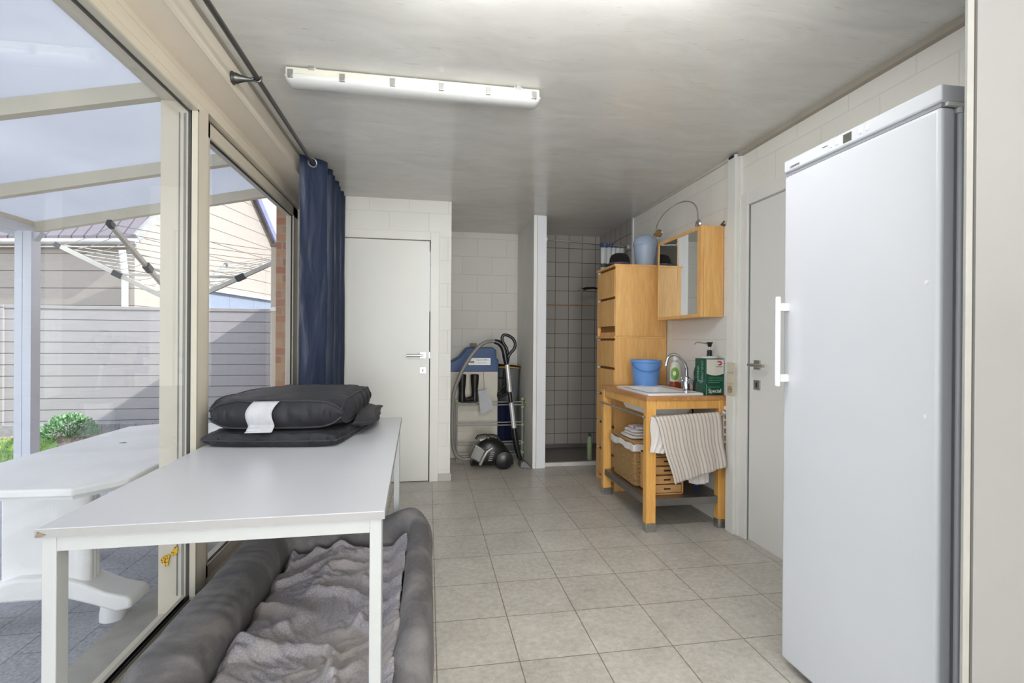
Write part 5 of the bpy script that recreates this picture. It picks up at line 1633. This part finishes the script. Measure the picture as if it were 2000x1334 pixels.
# rain pipe beside the brickwork
rpipe = thing('rain_pipe', (-1.18, 4.16, GZ), 'square cream rain pipe standing against the brickwork outside', 'rain pipe')
Bx(-1.212, -1.148, 4.12, 4.19, GZ, 1.90).build('pipe', 'alu', rpipe, bevel=0.006)
q = MB(); q.box(-1.216, -1.146, 4.116, 4.194, 1.90, 1.925); q.build('cap', plain('grey_pipe_cap', rgb(140, 128, 110), 0.5), rpipe, bevel=0.003)
Bx(-1.214, -1.150, 4.112, 4.12, 1.40, 1.43).build('bracket', 'steel', rpipe)

# rotary clothes dryer
hx, hy, hz0 = -2.385, 5.301, 1.506
cd = thing('rotary_clothes_dryer', (hx, hy, GZ), 'open rotary clothes dryer with four aluminium arms in front of the fence', 'clothes dryer')
MB().cyl((hx, hy, GZ), (hx, hy, 1.81), 0.024, 20).build('pole', 'alu_bare', cd)
q = MB(); q.cyl((hx, hy, hz0-0.05), (hx, hy, hz0+0.05), 0.05); q.build('hub', 'plastic_dg', cd)
q = MB(); q.cyl((hx, hy, 1.76), (hx, hy, 1.83), 0.04); q.build('top_hub', 'plastic_dg', cd)
LA, HA = 1.054, 0.541
tips = []
for k in range(4):
    a = -0.0116+k*PI/2
    e = Vector((math.cos(a), math.sin(a), 0))
    tip = Vector((hx, hy, hz0))+e*LA+Vector((0, 0, HA)); tips.append((e, tip))
    arm = MB().beam((hx+e.x*0.03, hy+e.y*0.03, hz0+0.015), tip, 0.030, 0.040).build('arm', 'alu_bare', cd, bevel=0.003)
    MB().beam(tip-(e*LA+Vector((0, 0, HA))).normalized()*0.03, tip+(e*LA+Vector((0, 0, HA))).normalized()*0.03, 0.036, 0.046).build('end_cap', 'plastic_dg', arm, bevel=0.004)
    q0 = Vector((hx, hy, hz0))+(e*LA+Vector((0, 0, HA)))*0.52
    q = MB(); q.beam(q0, (hx+e.x*0.03, hy+e.y*0.03, 1.79), 0.018, 0.024); q.build('strut', 'alu_bare', cd, bevel=0.002)
    MB().beam(q0-(e*0.04+Vector((0, 0, 0.02))), q0+(e*0.04+Vector((0, 0, 0.02))), 0.045, 0.055).build('slider', 'plastic_dg', arm, bevel=0.004)
for k in range(9):
    t = 0.30+0.082*k
    pts_ = []
    for j in range(4):
        pts_.append(Vector((hx, hy, hz0))+(tips[j][0]*LA+Vector((0, 0, HA)))*t+Vector((0, 0, 0.03)))
    q = MB()
    for j in range(4):
        a, b = pts_[j], pts_[(j+1) % 4]
        mid = (a+b)/2-Vector((0, 0, 0.018))
        q.tube([a, (a+mid)/2-Vector((0, 0, 0.005)), mid, (mid+b)/2-Vector((0, 0, 0.005)), b], 0.0028, 5)
    q.build('line', 'cordm', cd)

# garden table
TZg = 0.62
gt = thing('garden_table', (-1.55, 2.8, GZ), 'white plastic garden table with cut-off corners on the terrace outside', 'table')
P = [(-1.18, 2.22), (-1.18, 3.46), (-1.30, 3.58), (-1.72, 3.60), (-1.87, 3.50), (-1.89, 2.24), (-1.80, 2.11), (-1.30, 2.08)]
q = MB().prism(P, 'Z', TZg-0.032, TZg); q.build('tabletop', 'garden_plastic', gt, bevel=0.008, seg=3)
P2 = [(lerp(-1.53, x, 0.88), lerp(2.84, y, 0.93)) for x, y in P]
MB().prism(P2, 'Z', TZg-0.055, TZg-0.032).build('underframe', 'garden_plastic', gt)
for yl in (2.48, 3.20):
    q = MB(); q.box(-1.80, -1.56, yl-0.025, yl+0.03, 0.085, TZg-0.055)
    q.build('leg_panel', 'garden_plastic', gt, bevel=0.01)
    q = MB()
    def colf(u, v, yl=yl):
        a = 2*PI*u; c_, s_ = math.cos(a), math.sin(a)
        sq = (abs(c_)**4+abs(s_)**4)**(-0.25)
        fl = 1-0.03*(1 if abs(math.sin(a*6)) > 0.9 else 0)
        return (-1.525+0.075*c_*sq*fl, yl+0.05*s_*sq*fl, lerp(0.06, TZg-0.055, v))
    q.grid(colf, 64, 4, closed_u=True); q.build('leg_column', 'garden_plastic', gt)
    q = MB()
    prof = [(-2.04, 0.0), (-2.04, 0.045), (-2.0, 0.062), (-1.90, 0.085), (-1.80, 0.13), (-1.72, 0.155), (-1.56, 0.155), (-1.47, 0.125), (-1.37, 0.075), (-1.29, 0.052), (-1.27, 0.038), (-1.27, 0.0), (-1.33, -0.012), (-1.42, 0.025), (-1.52, 0.06), (-1.78, 0.06), (-1.88, 0.03), (-1.97, -0.012)]
    q.prism(prof, 'Y', yl-0.075, yl+0.075)
    q.build('foot_bar', 'garden_plastic', gt, bevel=0.012, seg=3)
    for x in (-1.38, -1.93): MB().lathe([(0.050, 0), (0.050, 0.03), (0.042, 0.085)], (x, yl, GZ), 24).build('foot_pad', 'garden_plastic', gt)
MB().prism([(-1.62, 2.95), (-1.60, 2.965), (-1.585, 2.955), (-1.60, 2.945)], 'Z', TZg, TZg+0.002).build('leaf_mark', 'ink', gt)

# ------------------------------------------------------------------ neighbouring house
E1, E2 = Vector((-4.99, 9.5, 0)), Vector((0.2, 0.98, 0)).normalized()
U2 = Vector((-0.98, 0.2, 0)).normalized()        # along the ridge, away to the left
nh = thing('neighbour_house', (-8.0, 12.0, GZ), 'pale sided neighbouring house with a dark tiled roof behind the fence', 'house')
L2 = 4.95; apex_s = 2.55; za, zb_, zt = 2.95, 3.30, 5.65
def W(s, t, z): 
    p = E1+E2*s+U2*t
    return (p.x, p.y, z)
g = MB()
poly = [(0, GZ), (L2, GZ), (L2, zb_), (apex_s, zt), (0, za)]
vs_ = [W(s, 0, z) for s, z in poly]+[W(s, 8.0, z) for s, z in poly]
n = len(poly)
g.add(vs_, [tuple(range(n)), tuple(range(n, 2*n))[::-1]]+[(i, (i+1) % n, n+(i+1) % n, n+i) for i in range(n)])
g.build('wall', 'siding', nh, smooth=False)
# roof slabs
def slab(p, q_, over, th, name, mat):
    mb = MB()
    s0, z0 = p; s1, z1 = q_
    vs_ = []
    for t in (-0.10, 8.3):
        for dz in (0, th):
            vs_ += [W(s0, t, z0+dz), W(s1, t, z1+dz)]
    mb.add(vs_, [(0, 1, 3, 2), (4, 6, 7, 5), (0, 4, 5, 1), (2, 3, 7, 6), (0, 2, 6, 4), (1, 5, 7, 3)])
    return mb.build(name, mat, nh, smooth=False)
m1 = (zt-za)/apex_s; m2 = (zb_-zt)/(L2-apex_s)
slab((-0.12, za-0.12*m1), (apex_s, zt), 0, 0.10, 'roof', 'roof_tile')
slab((apex_s, zt), (L2+0.2, zb_+0.2*m2), 0, 0.10, 'roof', 'roof_tile')
for (a, b, mt_) in (((-0.12, za-0.12*m1), (apex_s, zt), 'concrete'), ((apex_s, zt), (L2+0.2, zb_+0.2*m2), 'verge')):
    q = MB().beam(W(a[0], -0.13, a[1]+0.05), W(b[0], -0.13, b[1]+0.05), 0.05, 0.16)
    q.build('verge_board', mt_, nh)
q = MB().tube([W(-0.15, -0.16, za-0.15*m1+0.02), W(-0.15, 8.3, za-0.15*m1+0.02)], 0.055, 12); q.build('gutter', 'gutter', nh)
q = MB().add([W(-0.12, -0.1, za-0.22), W(-0.02, -0.1, za-0.18), W(-0.02, 8, za-0.18), W(-0.12, 8, za-0.22)], [(0, 1, 2, 3)]); q.build('soffit', 'gutter', nh, solid=0.03)
q = MB().tube([W(-0.24, 0.02, za-0.30), W(-0.22, 0.02, za-0.42), W(-0.08, 0.10, za-0.72), W(-0.06, 0.12, za-0.85), W(-0.06, 0.12, GZ)], 0.05, 12); q.build('downpipe', 'downpipe', nh)
# low lean-to in front of the gable
sd = thing('garden_shed', (-4.2, 11.4, GZ), 'low grey-blue shed with a flat sloping roof edge just behind the fence', 'shed')
q = MB(); pts8 = []
for z in (GZ, 2.12):
    for (s, t) in ((0.9, -0.02), (3.75, -0.02), (3.75, -0.42), (0.9, -0.42)):
        p = W(s, t, z); pts8.append(p)
q.add(pts8, [(0, 3, 2, 1), (4, 5, 6, 7), (0, 1, 5, 4), (1, 2, 6, 5), (2, 3, 7, 6), (3, 0, 4, 7)]); q.build('wall', 'blue_siding', sd, smooth=False)
q = MB(); pts8 = []
for z in (2.12, 2.19):
    for (s, t) in ((0.8, 0.0), (4.1, 0.0), (4.1, -0.5), (0.8, -0.5)):
        pts8.append(W(s, t, z))
q.add(pts8, [(0, 3, 2, 1), (4, 5, 6, 7), (0, 1, 5, 4), (1, 2, 6, 5), (2, 3, 7, 6), (3, 0, 4, 7)]); q.build('roof', 'gutter', sd, smooth=False)
